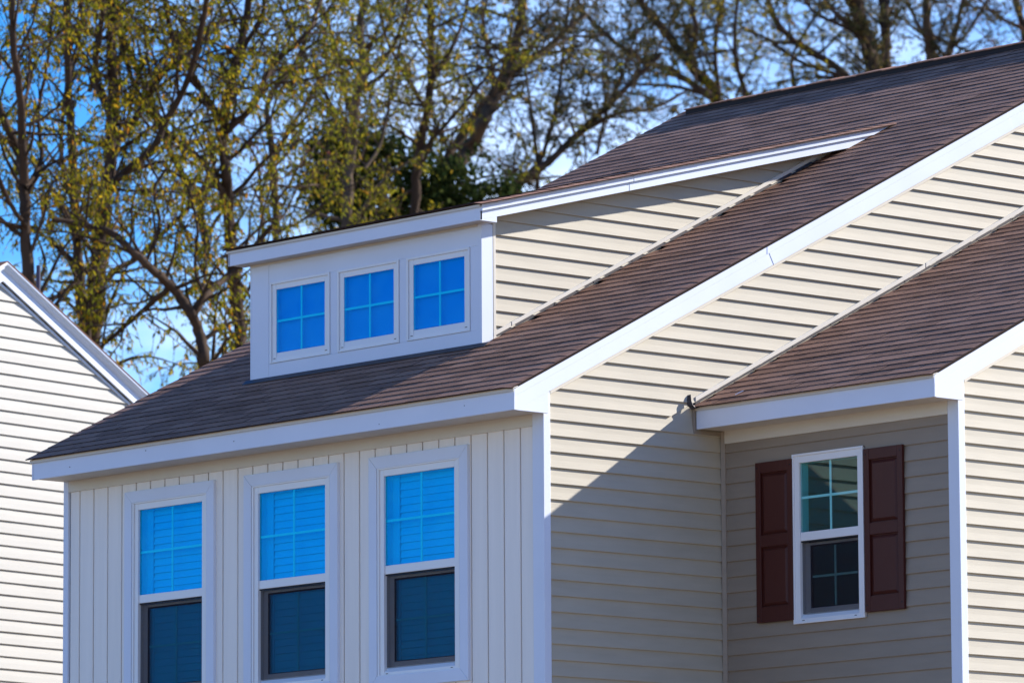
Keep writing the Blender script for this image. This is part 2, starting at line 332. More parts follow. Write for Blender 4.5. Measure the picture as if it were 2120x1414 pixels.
# rake boards
def rake(x, yf, yend, z0, h, yw, parent, seams=(), upper=0.054, top_extra=0.0):
    """rake along a slope S on a wall facing +X; x is its outer face; foot at y=yf with height h, level return back to the wall corner yw"""
    t = 0.026
    zt = lambda y: z0 + h + S * (y - yf)
    ys = [yf] + list(seams) + [yend]
    for i in range(len(ys) - 1):
        a, b = ys[i] - (0.003 if i == 0 else 0), ys[i + 1]; dx = 0.0025 * (i % 2)
        sk = 0.07                                              # seams lean, as cut square to the slope
        a0 = a - (0 if i == 0 else 0.0); 
        lo = lambda y: zt(y) - 0.159
        if i == 0:
            yb = yf + (0.159 - h) / S if h < 0.159 else yf
            poly = [(a, z0), (yf + max(0.0, (0.159 - h) / S), z0), (b + sk, lo(b + sk)), (b + 0.024, zt(b + 0.024) - upper), (a, zt(a) - upper)]
        else:
            last = i == len(ys) - 2
            b1, b2 = (b, b) if last else (b + sk, b + 0.024)
            poly = [(a + sk, lo(a + sk)), (b1, lo(b1)), (b2, zt(b2) - upper), (a + 0.024, zt(a + 0.024) - upper)]
        obj('rake_board', MB().prism(poly, x - t + dx, x + dx - 0.0035, 'x'), M['white'], parent, bevel=0.0015)
        obj('rake_crown', MB().prism([(a, zt(a) - upper + 0.001), (b + 0.0, zt(b) - upper + 0.001), (b + 0.0, zt(b)), (a, zt(a))], x - t + dx, x + dx, 'x'), M['white'], parent, bevel=0.0015)
    # box return under the rake foot
    ry = yw + 0.006
    obj('rake_return', MB().prism([(yf + 0.005, z0 - 0.002), (ry, z0 - 0.002), (ry, zt(ry) - 0.150), (yf + 0.05, z0 + 0.03)], x - 0.024, x - 0.006, 'x'), M['white'], parent, bevel=0.0015)
    # J-trim under the rake, on the wall
    ya = yw + 0.045
    lo = lambda y: zt(y) - 0.157
    obj('j_trim', MB().prism([(ya, lo(ya) - 0.034), (yend, lo(yend) - 0.034), (yend, lo(yend)), (ya, lo(ya))], x - E_ + 0.004, x - E_ + 0.0225, 'x'), M['cream'], parent, bevel=0.003)
    obj('rake_soffit', MB().prism([(yf + 0.02, zt(yf) - 0.10), (yend, lo(yend) + 0.016), (yend, lo(yend) + 0.008), (yf + 0.03, zt(yf) - 0.115)], x - E_ - 0.02, x - 0.027, 'x'), M['soffit'], parent)
rake(E_, -O_, RY, 0.0, HF, 0.0, HOUSE, seams=(2.19, 4.80))
# back slope closure + decks
def deck(x0, x1, y0, y1, z, name, parent, th=0.03):
    f = z
    obj(name, MB().prism([(y0, f(y0) - 0.012), (y1, f(y1) - 0.012), (y1, f(y1) - 0.012 - th), (y0, f(y0) - 0.012 - th)], x0, x1, 'x'), M['deck'], parent)
mb = MB(); mb.prism([(-O_ + 0.006, roofz(-O_ + 0.006) - 0.014), (RY, roofz(RY) - 0.014), (RY, roofz(RY) - 0.045), (-O_ + 0.02, roofz(-O_ + 0.02) - 0.038)], -W - 0.03, E_ - 0.004, 'x')
ROOF = obj('roof', mb, M['deck'], HOUSE)
obj('back_slope', MB().prism([(RY, roofz(RY) - 0.010), (BACK + 0.3, HL), (BACK + 0.3, HL - 0.03), (RY, roofz(RY) - 0.045)], -W - 0.04, E_ + 0.01, 'x'), M['shingle'], ROOF)
# left rake: white board under the roof edge, just peeking out
obj('rake_board', MB().prism([(-O_, 0.0), (-O_ + 0.02, 0.0), (RY, roofz(RY) - 0.19), (RY, roofz(RY) - 0.04), (-O_, HF)], -W - 0.012, -W + 0.005, 'x'), M['white'], HOUSE)

# ------------------------------------------------------------------ shingles
EX, TABW, TH = 0.122, 0.3048, 0.0080
def tab_geom(w, over=0.05, droop=0.0, dside=0):
    """a shingle tab in roof coordinates: x along the eave, y up the slope, z out of the roof"""
    hw = w / 2
    a = math.radians(0)
    zb, ztp = 0.0, -0.0064                                      # butt rides on the course below, top tucks under
    L_ = EX + over
    if not droop:
        p = [(-hw, 0, zb - TH), (hw, 0, zb - TH), (hw, L_, ztp - TH), (-hw, L_, ztp - TH), (-hw, 0, zb), (hw, 0, zb), (hw, L_, ztp), (-hw, L_, ztp)]
        return [p]
    # end tab: the last strip bends over the roof edge
    out = []
    k = hw - 0.085; k2 = hw - 0.03
    def seg(x0, x1, d0, d1):
        return [(x0, 0, zb - TH - d0), (x1, 0, zb - TH - d1), (x1, L_, ztp - TH - d1 * .7), (x0, L_, ztp - TH - d0 * .7), (x0, 0, zb - d0), (x1, 0, zb - d1), (x1, L_, ztp - d1 * .7), (x0, L_, ztp - d0 * .7)]
    return [seg(-hw, k, 0, 0), seg(k, k2, 0, droop * .55), seg(k2, hw, droop * .55, droop)]
_tabs = {}
def tab_mesh(w, droop=0.0):
    key = (round(w, 3), droop)
    if key not in _tabs:
        mb = MB()
        for p in tab_geom(w, droop=droop): mb.hexa(p)
        _tabs[key] = mb.mesh('shingle', M['shingle'], edge=M['asphalt'])
    return _tabs[key]
rs = random.Random(5)
ALLTABS = []                                                   # (distance, deck, x, y, z, slope, w, droop)
def field(deckobj, x0, x1, yb, yt, zf, slope, skip=lambda x, y: False, droop=0.012, off=0.0, rowlimit=999):
    cs = math.cos(math.atan(slope)); n = int((yt - yb) / (EX * cs)) + 1
    for r_ in range(min(n, rowlimit)):
        y = yb + r_ * EX * cs
        if y > yt - 0.02: break
        st = x0 - ((r_ % 2) * 0.5 + (r_ % 3) * 0.04 + off) % 1.0 * TABW
        x = st
        while x < x1 - 0.01:
            a, b = max(x, x0), min(x + TABW, x1); last = b >= x1 - 0.005
            x += TABW
            if last and b - a < 0.12: continue
            if not last and x1 - b < 0.12: b = x1; last = True
            if b - a < 0.05: continue
            w = round((b - a) / 0.02) * 0.02 if (b - a) < TABW - 0.004 else b - a
            w = b - a if last else w
            gap = 0.006
            xc = (a + b) / 2
            if skip(xc, y): 
                if last: break
                continue
            p = Vector((xc, y + rs.uniform(-.0014, .0014), zf(y) + rs.uniform(-0.0006, 0.0012)))
            ALLTABS.append(((p - CAM).length, deckobj, p, slope, w - gap, droop if last else 0.0, rs.uniform(-0.003, 0.003), rs.uniform(-0.0025, 0.0025)))
            if last: break
def in_dormer(x, y): return -XD0 + 0.12 < x < -XD1 - 0.06 and YD + 0.16 < y < 4.35
field(ROOF, -W - 0.045, E_ + 0.008, -O_ - 0.045, RY - 0.01, roofz, S, in_dormer)

# ------------------------------------------------------------------ the wing
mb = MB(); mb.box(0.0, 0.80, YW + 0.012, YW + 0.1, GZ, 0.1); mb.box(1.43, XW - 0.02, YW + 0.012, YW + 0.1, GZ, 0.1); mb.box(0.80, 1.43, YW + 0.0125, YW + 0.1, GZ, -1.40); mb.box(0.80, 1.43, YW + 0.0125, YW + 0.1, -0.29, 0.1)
WF = obj('wing_front_wall', mb, M['siding_shade'], HOUSE)
mb = MB(); mb.prism([(YW + 0.10, GZ), (BACK - 1, GZ), (BACK - 1, 0.6), (RY, wroof(RY) - 0.09), (YW + 0.10, wroof(YW + 0.1) - 0.09)], XW - 0.10, XW, 'x')
WS = obj('wing_side_wall', mb, M['siding'], HOUSE)
mb = MB(); mb.box(0.02, XW - 0.12, YW + 0.9, YW + 0.95, -3, 0.3); mb.box(0.02, XW - 0.12, YW + 0.1, YW + 0.9, -2.5, -2.4); mb.box(0.02, XW - 0.12, YW + 0.1, YW + 0.9, 0.05, 0.1)
mb.box(0.55, 0.60, YW + 0.1, YW + 0.9, -2.4, 0.05); mb.box(1.9, 1.95, YW + 0.1, YW + 0.9, -2.4, 0.05)
obj('room_lining', mb, M['room'], HOUSE)
ZF2 = -0.1559
for k in range(-1, 40):
    zb = ZF2 - k * C
    if zb < -4.6: break
    h1 = None
    if k == -1: h1 = 0.075
    if zb < -0.24 and zb > -1.53 and zb + C > -1.45:
        pass
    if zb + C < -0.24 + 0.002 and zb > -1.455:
        siding_y(WF, YW, zb, 0.045, 0.775, M['siding_shade'], h1=h1); siding_y(WF, YW, zb, 1.480, XW - 0.085, M['siding_shade'], h1=h1)
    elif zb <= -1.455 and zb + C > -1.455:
        siding_y(WF, YW, zb, 0.045, 0.775, M['siding_shade']); siding_y(WF, YW, zb, 1.480, XW - 0.085, M['siding_shade'])
        siding_y(WF, YW, zb, 0.7752, 1.4798, M['siding_shade'], h1=max(0.02, -1.455 - zb))
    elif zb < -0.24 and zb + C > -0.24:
        siding_y(WF, YW, zb, 0.7752, 1.4798, M['siding_shade'], h0=-0.236 - zb); siding_y(WF, YW, zb, 0.045, 0.775, M['siding_shade']); siding_y(WF, YW, zb, 1.480, XW - 0.085, M['siding_shade'])
    else: siding_y(WF, YW, zb, 0.045, XW - 0.085, M['siding_shade'], h1=h1)
obj('lower_cladding', MB().box(0.05, XW - 0.09, YW - 0.010, YW + 0.011, GZ, -4.60), M['siding_shade'], WF)
obj('corner_post', MB().prism([(0.0015, YW - 0.020), (0.022, YW - 0.042), (0.045, YW - 0.020), (0.045, YW + 0.01), (0.0015, YW + 0.01)], GZ, 0.004, 'z'), M['siding_shade'], HOUSE, bevel=0.002)
obj('frieze_board', MB().box(0.028, XW - 0.083, YW - 0.022, YW + 0.01, -0.088, 0.012), M['cream'], HOUSE, bevel=0.002)
eave(0.022, XW + E_ - 0.002, YW - OW, YW, 0.0, 0.1515, HOUSE)
n = 13; wd = (XW - 0.025) / n
for k in range(n): obj('soffit_panel', MB().box(0.025 + k * wd + 0.002, 0.025 + (k + 1) * wd - 0.002, YW - OW + 0.02, YW + 0.02, 0.006, 0.016), M['soffit'], HOUSE)
obj('drip_edge', MB().prism([(YW - OW - 0.012, HF + 0.006), (YW - OW + 0.03, HF + 0.020), (YW - OW + 0.03, HF + 0.026), (YW - OW - 0.014, HF + 0.012), (YW - OW - 0.016, HF - 0.012), (YW - OW - 0.012, HF - 0.012)], 0.022, XW + E_ + 0.003, 'x'), M['cream'], HOUSE)
# trim round the eave end on the gable wall
obj('j_trim', MB().prism([(YW - OW - 0.025, -0.032), (YW - 0.01, -0.032), (YW - 0.01, -0.006), (YW - OW - 0.004, -0.006), (YW - OW - 0.004, 0.165), (YW - OW - 0.025, 0.165)], 0.004, 0.0215, 'x'), M['siding_shade'], HOUSE, bevel=0.002)
obj('corner_board', MB().prism([(XW - 0.082, YW - 0.020), (XW + 0.021, YW - 0.020), (XW + 0.021, YW + 0.046), (XW, YW + 0.046), (XW, YW + 0.01), (XW - 0.082, YW + 0.01)], GZ, 0.18, 'z'), M['white'], HOUSE, bevel=0.003)
ZS2 = 0.1614
wrake_y = lambda z: (z - (HL - 0.13)) / S + YW - OW + 0.03
for k in range(-30, 45):
    zb = ZS2 - k * C; zt = zb + C
    if zt > wroof(RY) - 0.16: continue
    if zb < -4.6: break
    a, b = max(YW + 0.042, wrake_y(zb) - 0.02), max(YW + 0.042, wrake_y(zt) - 0.02)
    if a > 5.5: continue
    siding_x(WS, XW, zb, a, b, 5.6, 5.6, M['siding'])
rake(XW + E_, YW - OW, RY, 0.0, 0.1515, YW, HOUSE)
mb = MB(); mb.prism([(YW - OW + 0.006, wroof(YW - OW + 0.006) - 0.014), (RY, wroof(RY) - 0.014), (RY, wroof(RY) - 0.045), (YW - OW + 0.02, wroof(YW - OW + 0.02) - 0.038)], 0.003, XW + E_ - 0.004, 'x')
mb.prism([(RY, wroof(RY) - 0.010), (BACK - 0.7, 0.7), (BACK - 0.7, 0.66), (RY, wroof(RY) - 0.045)], 0.003, XW + E_, 'x')
WROOF = obj('wing_roof', mb, M['deck'], HOUSE)
field(WROOF, 0.012, XW + E_ + 0.008, YW - OW - 0.045, RY - 0.01, wroof, S, off=0.3, droop=0.004)
# J-channel and step flashing where the wing roof meets the gable wall
def jline(x, ya, yb, zf, m, name, parent, w=0.035, lift=0.022, t=0.022):
    obj(name, MB().prism([(ya, zf(ya) + lift), (yb, zf(yb) + lift), (yb, zf(yb) + lift + w), (ya, zf(ya) + lift + w)], x + 0.002, x + t, 'x'), m, parent, bevel=0.003)
jline(0.0, YW - OW - 0.005, 3.9, wroof, M['cream'], 'j_channel', HOUSE)
jline(0.0, 3.905, RY, lambda y: wroof(y) + 0.003, M['cream'], 'j_channel', HOUSE, w=0.036, t=0.0235)
def flashing(x, ya, yb, zf, parent):
    y = ya; i = 0
    while y < yb - 0.1:
        obj('step_flashing', MB().prism([(y, zf(y) + 0.002), (y + 0.2, zf(y + 0.2) + 0.001), (y + 0.2, zf(y + 0.2) + 0.022), (y, zf(y) + 0.023)], x + 0.006, x + 0.014 + 0.002 * (i % 2), 'x'), M['flash'], parent)
        y += 0.2; i += 1
flashing(0.0, YW - OW, 5.2, wroof, WROOF)
# kick-out flashing at the foot of the wing roof
mb = MB(); pts = []
for i in range(8):
    a = i / 7
    pts.append((0.006 + 0.075 * a * a * 0.4, YW - OW - 0.055 + 0.03 * a, 0.155 + 0.13 * a * (1 - 0.12 * a)))
y0 = YW - OW
A = [(0.006, y0 - 0.075, 0.245), (0.010, y0 - 0.088, 0.205), (0.018, y0 - 0.082, 0.165), (0.034, y0 - 0.058, 0.140), (0.040, y0 - 0.02, 0.150)]
B = [(0.030, y0 - 0.060, 0.250), (0.050, y0 - 0.074, 0.208), (0.062, y0 - 0.068, 0.168), (0.070, y0 - 0.044, 0.148), (0.072, y0 - 0.01, 0.160)]
for i in range(4): mb.quad(A[i], A[i + 1], B[i + 1], B[i])
mb.quad((0.006, y0 - 0.075, 0.245), (0.006, y0 - 0.02, 0.150), (0.006, y0 + 0.06, 0.20), (0.006, y0 + 0.03, 0.265))
ko = obj('kickout_flashing', mb, M['flash'], HOUSE, smooth=False)
so_ = ko.modifiers.new('thick', 'SOLIDIFY'); so_.thickness = 0.003

# ------------------------------------------------------------------ the dormer
ZB = roofz(YD) - 0.0
tfun = lambda y: droof(y)
yj = (HL + S * O_ - (ZDT + HFD + 0.030) - SD * (OD - YD)) / (SD - S)   # where dormer roof meets the main roof
wins = [(-3.974, -3.256), (-3.158, -2.440), (-2.344, -1.626)]
zw0, zw1 = 0.847, 1.466
zbase = roofz(YD) - 0.02
mb = MB()
xx = [-XD0 + 0.01] + [v for a, b in wins for v in (a, b)] + [-XD1 - 0.004]
mb.box(xx[0], xx[1], YD + 0.006, YD + 0.06, zbase, ZDT + 0.02)
for i in range(2, 7, 2): mb.box(xx[i], xx[i + 1], YD + 0.006, YD + 0.06, zbase, ZDT + 0.02)
for a, b in wins: mb.box(a, b, YD + 0.0065, YD + 0.06, zbase, zw0); mb.box(a, b, YD + 0.0065, YD + 0.06, zw1, ZDT + 0.02)
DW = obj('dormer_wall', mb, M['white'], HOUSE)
# flat trim panels
obj('trim_panel', MB().box(-XD0 + 0.004, -3.996, YD - 0.012, YD + 0.004, zbase, ZDT + 0.01), M['white'], DW, bevel=0.0012)
obj('trim_panel', MB().box(-3.9945, -XD1 - 0.02, YD - 0.010, YD + 0.004, zw1 + 0.004, ZDT + 0.01), M['white'], DW, bevel=0.0012)
obj('trim_panel', MB().box(-3.9945, -2.06, YD - 0.0105, YD + 0.004, zbase, zw0 - 0.012), M['white'], DW, bevel=0.0012)
obj('trim_panel', MB().box(-2.059, -XD1 - 0.02, YD - 0.0112, YD + 0.004, zbase, zw0 - 0.012), M['white'], DW, bevel=0.0012)
for a, b in ((-3.9945, -3.978), (-3.252, -3.162), (-2.436, -2.348), (-1.622, -XD1 - 0.02)):
    obj('trim_panel', MB().box(a, b, YD - 0.0095, YD + 0.004, zw0 - 0.0115, zw1 + 0.0035), M['white'], DW, bevel=0.0012)
zc = lambda y: roofz(y) - 0.02
obj('corner_board', MB().hexa([(-XD1 - 0.0195, YD - 0.016, roofz(YD) - 0.03), (-XD1 + 0.020, YD - 0.016, roofz(YD) + 0.004), (-XD1 + 0.020, YD + 0.098, roofz(YD + 0.098) + 0.004), (-XD1 - 0.0195, YD + 0.098, roofz(YD) - 0.03),
     (-XD1 - 0.0195, YD - 0.016, ZDT + 0.008), (-XD1 + 0.020, YD - 0.016, ZDT + 0.008), (-XD1 + 0.020, YD + 0.098, ZDT + 0.008), (-XD1 - 0.0195, YD + 0.098, ZDT + 0.008)]), M['white'], HOUSE, bevel=0.003)
obj('corner_board', MB().box(-XD0 - 0.006, -XD0 + 0.0035, YD - 0.013, YD + 0.2, zbase, ZDT + 0.02), M['white'], HOUSE)
obj('j_channel', MB().hexa([(-XD1 + 0.002, YD + 0.101, roofz(YD + .101)), (-XD1 + 0.021, YD + 0.101, roofz(YD + .101)), (-XD1 + 0.021, YD + 0.128, roofz(YD + .128)), (-XD1 + 0.002, YD + 0.128, roofz(YD + .128)),
     (-XD1 + 0.002, YD + 0.101, ZDT + 0.03), (-XD1 + 0.021, YD + 0.101, ZDT + 0.03), (-XD1 + 0.021, YD + 0.128, ZDT + 0.035), (-XD1 + 0.002, YD + 0.128, ZDT + 0.035)]), M['cream'], HOUSE, bevel=0.002)
# apron flashing below the dormer front
obj('apron_flashing', MB().prism([(YD - 0.012, roofz(YD) + 0.010), (YD - 0.014, roofz(YD) - 0.002 + 0.010), (YD - 0.062, roofz(YD - 0.06) + 0.004), (YD - 0.062, roofz(YD - 0.06) + 0.007), (YD - 0.02, roofz(YD) + 0.012)], -XD0 - 0.05, -XD1 + 0.10, 'x'), M['flash'], HOUSE)
# cheeks
mb = MB(); pol = [(YD + 0.06, roofz(YD) - 0.1), (yj, roofz(yj) - 0.06), (YD + 0.06, droof(YD + 0.06) - 0.06)]
mb.prism(pol, -XD1 - 0.08, -XD1, 'x')
CH = obj('dormer_cheek', mb, M['siding'], HOUSE)
obj('dormer_cheek', MB().prism(pol, -XD0, -XD0 + 0.08, 'x'), M['siding'], HOUSE)
ZC0 = 1.5584
for k in range(-10, 9):
    zb = ZC0 - k * C; zt = zb + C
    yb_of = lambda z: (z - HL) / S - O_ - 0.02
    ya_of = lambda z: max(YD + 0.126, (z - (ZDT + 0.055)) / SD + YD - OD)
    a0, a1, b0, b1 = ya_of(zb), ya_of(zt), yb_of(zb), yb_of(zt)
    if a0 >= b0 + 0.0 and a1 >= b1: continue
    if b0 < a0: b0 = a0
    if a1 > b1: a1 = b1
    siding_x(CH, -XD1, zb, a0, a1, b0, b1, M['siding'])
jline(-XD1, YD + 0.10, 1.02, roofz, M['cream'], 'j_channel', HOUSE, w=0.034, lift=0.020)
jline(-XD1, 1.025, 4.36, roofz, M['cream'], 'j_channel', HOUSE, w=0.033, lift=0.024, t=0.024)
flashing(-XD1, YD + 0.12, 4.35, roofz, ROOF)
# dormer eave
yf = YD - OD
obj('fascia', MB().box(-XDL, -XDR, yf, yf + 0.02, ZDT, ZDT + HFD), M['white'], HOUSE, bevel=0.002)
obj('soffit_panel', MB().box(-XDL, -XDR - 0.003, yf + 0.02, YD + 0.01, ZDT + 0.006, ZDT + 0.016), M['soffit'], HOUSE)
obj('soffit_panel', MB().prism([(YD + 0.01, ZDT + 0.02 + SD * OD), (yj - 0.1, ZDT + 0.02 + SD * (yj - 0.1 - yf)), (yj - 0.1, ZDT + 0.03 + SD * (yj - 0.1 - yf)), (YD + 0.01, ZDT + 0.03 + SD * OD)], -XD1, -XDR - 0.02, 'x'), M['soffit'], HOUSE)
obj('soffit_panel', MB().prism([(yf + 0.02, ZDT + 0.02), (yj - 0.1, ZDT + 0.02 + SD * (yj - 0.1 - yf)), (yj - 0.1, ZDT + 0.03 + SD * (yj - 0.1 - yf)), (yf + 0.02, ZDT + 0.03)], -XDL + 0.01, -XD0, 'x'), M['soffit'], HOUSE)
obj('frieze_trim', MB().box(-XD0 + 0.004, -XD1 - 0.0205, YD - 0.020, YD - 0.013, ZDT - 0.012, ZDT + 0.005), M['cream'], HOUSE)
zl = lambda y: ZDT + SD * (y - yf)
def drake(x0, x1, lo, hi, ya, name, seam):
    def end(z): # where the board's edge line meets the main roof
        return (z - SD * 0 + 0, 0)
    yb = lambda off: (HL + S * O_ - (ZDT + off - SD * yf)) / (SD - S) - 0.012
    parts_ = [(ya, seam), (seam, None)]
    for i, (p, q) in enumerate(parts_):
        q0, q1 = (q, q) if q else (yb(lo), yb(hi)); dx = 0.002 * i
        obj(name, MB().prism([(p, zl(p) + lo), (q0 - (0.001 if q else 0), zl(q0) + lo), (q1 - (0.001 if q else 0), zl(q1) + hi), (p, zl(p) + hi)], x0, x1 + dx, 'x'), M['white'], HOUSE, bevel=0.0015)
drake(-XDR - 0.022, -XDR, 0.0, 0.068, yf - 0.001, 'rake_board', 2.10)
drake(-XDR - 0.022, -XDR + 0.020, 0.066, HFD + 0.006, yf + 0.004, 'rake_crown', 2.13)
obj('rake_return', MB().box(-XDR - 0.012, -XDR - 0.0005, yf + 0.001, YD + 0.012, ZDT - 0.002, ZDT + 0.06), M['white'], HOUSE, bevel=0.0015)
obj('rake_return', MB().box(-XD1 + 0.02, -XDR - 0.012, YD - 0.02, YD + 0.011, ZDT - 0.001, ZDT + 0.06), M['white'], HOUSE)
obj('rake_board', MB().prism([(yf, ZDT), (yj - 0.05, zl(yj - 0.05)), (yj - 0.05, zl(yj - 0.05) + HFD), (yf, ZDT + HFD)], -XDL - 0.004, -XDL + 0.012, 'x'), M['white'], HOUSE)
obj('drip_edge', MB().prism([(yf - 0.010, ZDT + HFD + 0.004), (yf + 0.03, ZDT + HFD + 0.012), (yf + 0.03, ZDT + HFD + 0.016), (yf - 0.012, ZDT + HFD + 0.008), (yf - 0.014, ZDT + HFD - 0.012), (yf - 0.010, ZDT + HFD - 0.012)], -XDL - 0.01, -XDR + 0.01, 'x'), M['cream'], HOUSE)
mb = MB(); mb.prism([(yf + 0.004, droof(yf) - 0.012), (yj + 0.1, droof(yj + 0.1) - 0.014), (yj + 0.1, droof(yj + 0.1) - 0.04), (yf + 0.004, droof(yf) - 0.028)], -XDL - 0.015, -XDR + 0.012, 'x')
DROOF = obj('dormer_roof', mb, M['deck'], HOUSE)
field(DROOF, -XDL - 0.028, -XDR + 0.052, yf - 0.035, yj + 0.05, droof, SD, droop=0.016, off=0.1)

# lay the shingles: the 300 that show largest as single pieces, the rest of each roof joined
def in_frame(p):
    d = p - CAM; w = d.dot(FW); return abs(d.dot(RT) / w * FPX) < 1075 and abs(d.dot(UP) / w * FPX) < 720
cand = sorted([t for t in ALLTABS if t[1] is not DROOF and in_frame(t[2])], key=lambda t: t[0])
single = set(id(t) for t in cand[:300])
rest = {}
for t in ALLTABS:
    _, dk, p, sl_, w, droop, rx, rz = t
    ang = math.atan(sl_)
    if id(t) in single:
        o = bpy.data.objects.new('shingle', tab_mesh(w, droop)); COL.objects.link(o); o.parent = dk
        o.location = p; o.rotation_euler = (ang + rx, 0, rz)
    else:
        mb = rest.setdefault(dk.name, (dk, MB()))[1]
        Mx = Matrix.Translation(p) @ Matrix.Rotation(rz, 4, 'Z') @ Matrix.Rotation(ang + rx, 4, 'X')
        for q in tab_geom(w, droop=droop): mb.hexa([Mx @ Vector(v) for v in q])
for dk, mb in rest.values():
    o = obj('shingle_field', mb.mesh('shingle_field', M['shingle'], edge=M['asphalt']), M['shingle'], dk); o['kind'] = 'stuff'
# ridge vent and ridge caps
zr = roofz(RY)
obj('ridge_vent', MB().prism([(RY - 0.155, roofz(RY - 0.155) + 0.002), (RY + 0.155, roofz(RY - 0.155) + 0.002), (RY + 0.155, roofz(RY - 0.155) + 0.044), (RY, zr + 0.004), (RY - 0.155, roofz(RY - 0.155) + 0.044)], -5.50, E_ - 0.2, 'x'), M['vent'], HOUSE)
x = -5.515; k = 0
while x < E_:
    x1 = min(x + 0.305, E_ + 0.02); d = 0.003 * (k % 2) + rs.uniform(0, 0.003)
    za = roofz(RY - 0.17) + 0.056 + d
    obj('ridge_cap', MB().prism([(RY - 0.165, za - 0.012), (RY, zr + 0.006 + d), (RY + 0.165, za - 0.012), (RY + 0.165, za - 0.002), (RY, zr + 0.018 + d), (RY - 0.165, za - 0.002)], x, x1 - 0.003, 'x'), M['shingle'], ROOF)
    x += 0.302; k += 1

# ------------------------------------------------------------------ windows
def ring(mb, x0, x1, z0, z1, wl, wr, wb, wt, y0, y1):
    mb.box(x0, x0 + wl, y0, y1, z0, z1); mb.box(x1 - wr, x1, y0, y1, z0, z1)
    mb.box(x0 + wl, x1 - wr, y0 + 0.0005, y1, z0, z0 + wb); mb.box(x0 + wl, x1 - wr, y0 + 0.0005, y1, z1 - wt, z1); return mb
def mitred(x0, x1, z0, z1, w, y0, y1, parent, name, m, bev=0.003):
    P = [((x0, z0), (x1, z0), (x1 - w, z0 + w), (x0 + w, z0 + w)), ((x1, z0), (x1, z1), (x1 - w, z1 - w), (x1 - w, z0 + w)), ((x1, z1), (x0, z1), (x0 + w, z1 - w), (x1 - w, z1 - w)), ((x0, z1), (x0, z0), (x0 + w, z0 + w), (x0 + w, z1 - w))]
    for p in P:
        cx = sum(q[0] for q in p) / 4; cz = sum(q[1] for q in p) / 4
        p = [(cx + (q[0] - cx) * 0.9985, cz + (q[1] - cz) * 0.9985) for q in p]
        obj(name, MB().prism(p, y0, y1, 'y'), m, parent, bevel=bev)
def grille(x0, x1, z0, z1, y, parent, w=0.018):
    cx, cz = (x0 + x1) / 2, (z0 + z1) / 2
    obj('grille_bar', MB().box(cx - w / 2, cx + w / 2, y, y + 0.006, z0, z1), M['vinyl'], parent)
    obj('grille_bar', MB().box(x0, cx - w / 2, y + 0.0003, y + 0.0057, cz - w / 2, cz + w / 2), M['vinyl'], parent)
    obj('grille_bar', MB().box(cx + w / 2, x1, y + 0.0003, y + 0.0057, cz - w / 2, cz + w / 2), M['vinyl'], parent)
def blinds(x0, x1, z0, z1, y, parent, rng):
    z = z1; k = 0
    while z > z0:
        t = R(78) + rng.uniform(-0.05, 0.05); h = 0.027; dy, dz = h * math.cos(t), h * math.sin(t)
        nx, nz = 0.0012 * math.sin(t), 0.0012 * math.cos(t)
        obj('blind_slat', MB().prism([(y - dy - nx, z - dz + nz), (y + dy - nx, z + dz + nz), (y + dy + nx, z + dz - nz), (y - dy + nx, z - dz - nz)], x0, x1, 'x'), M['blind'], parent)
        z -= 0.0555; k += 1
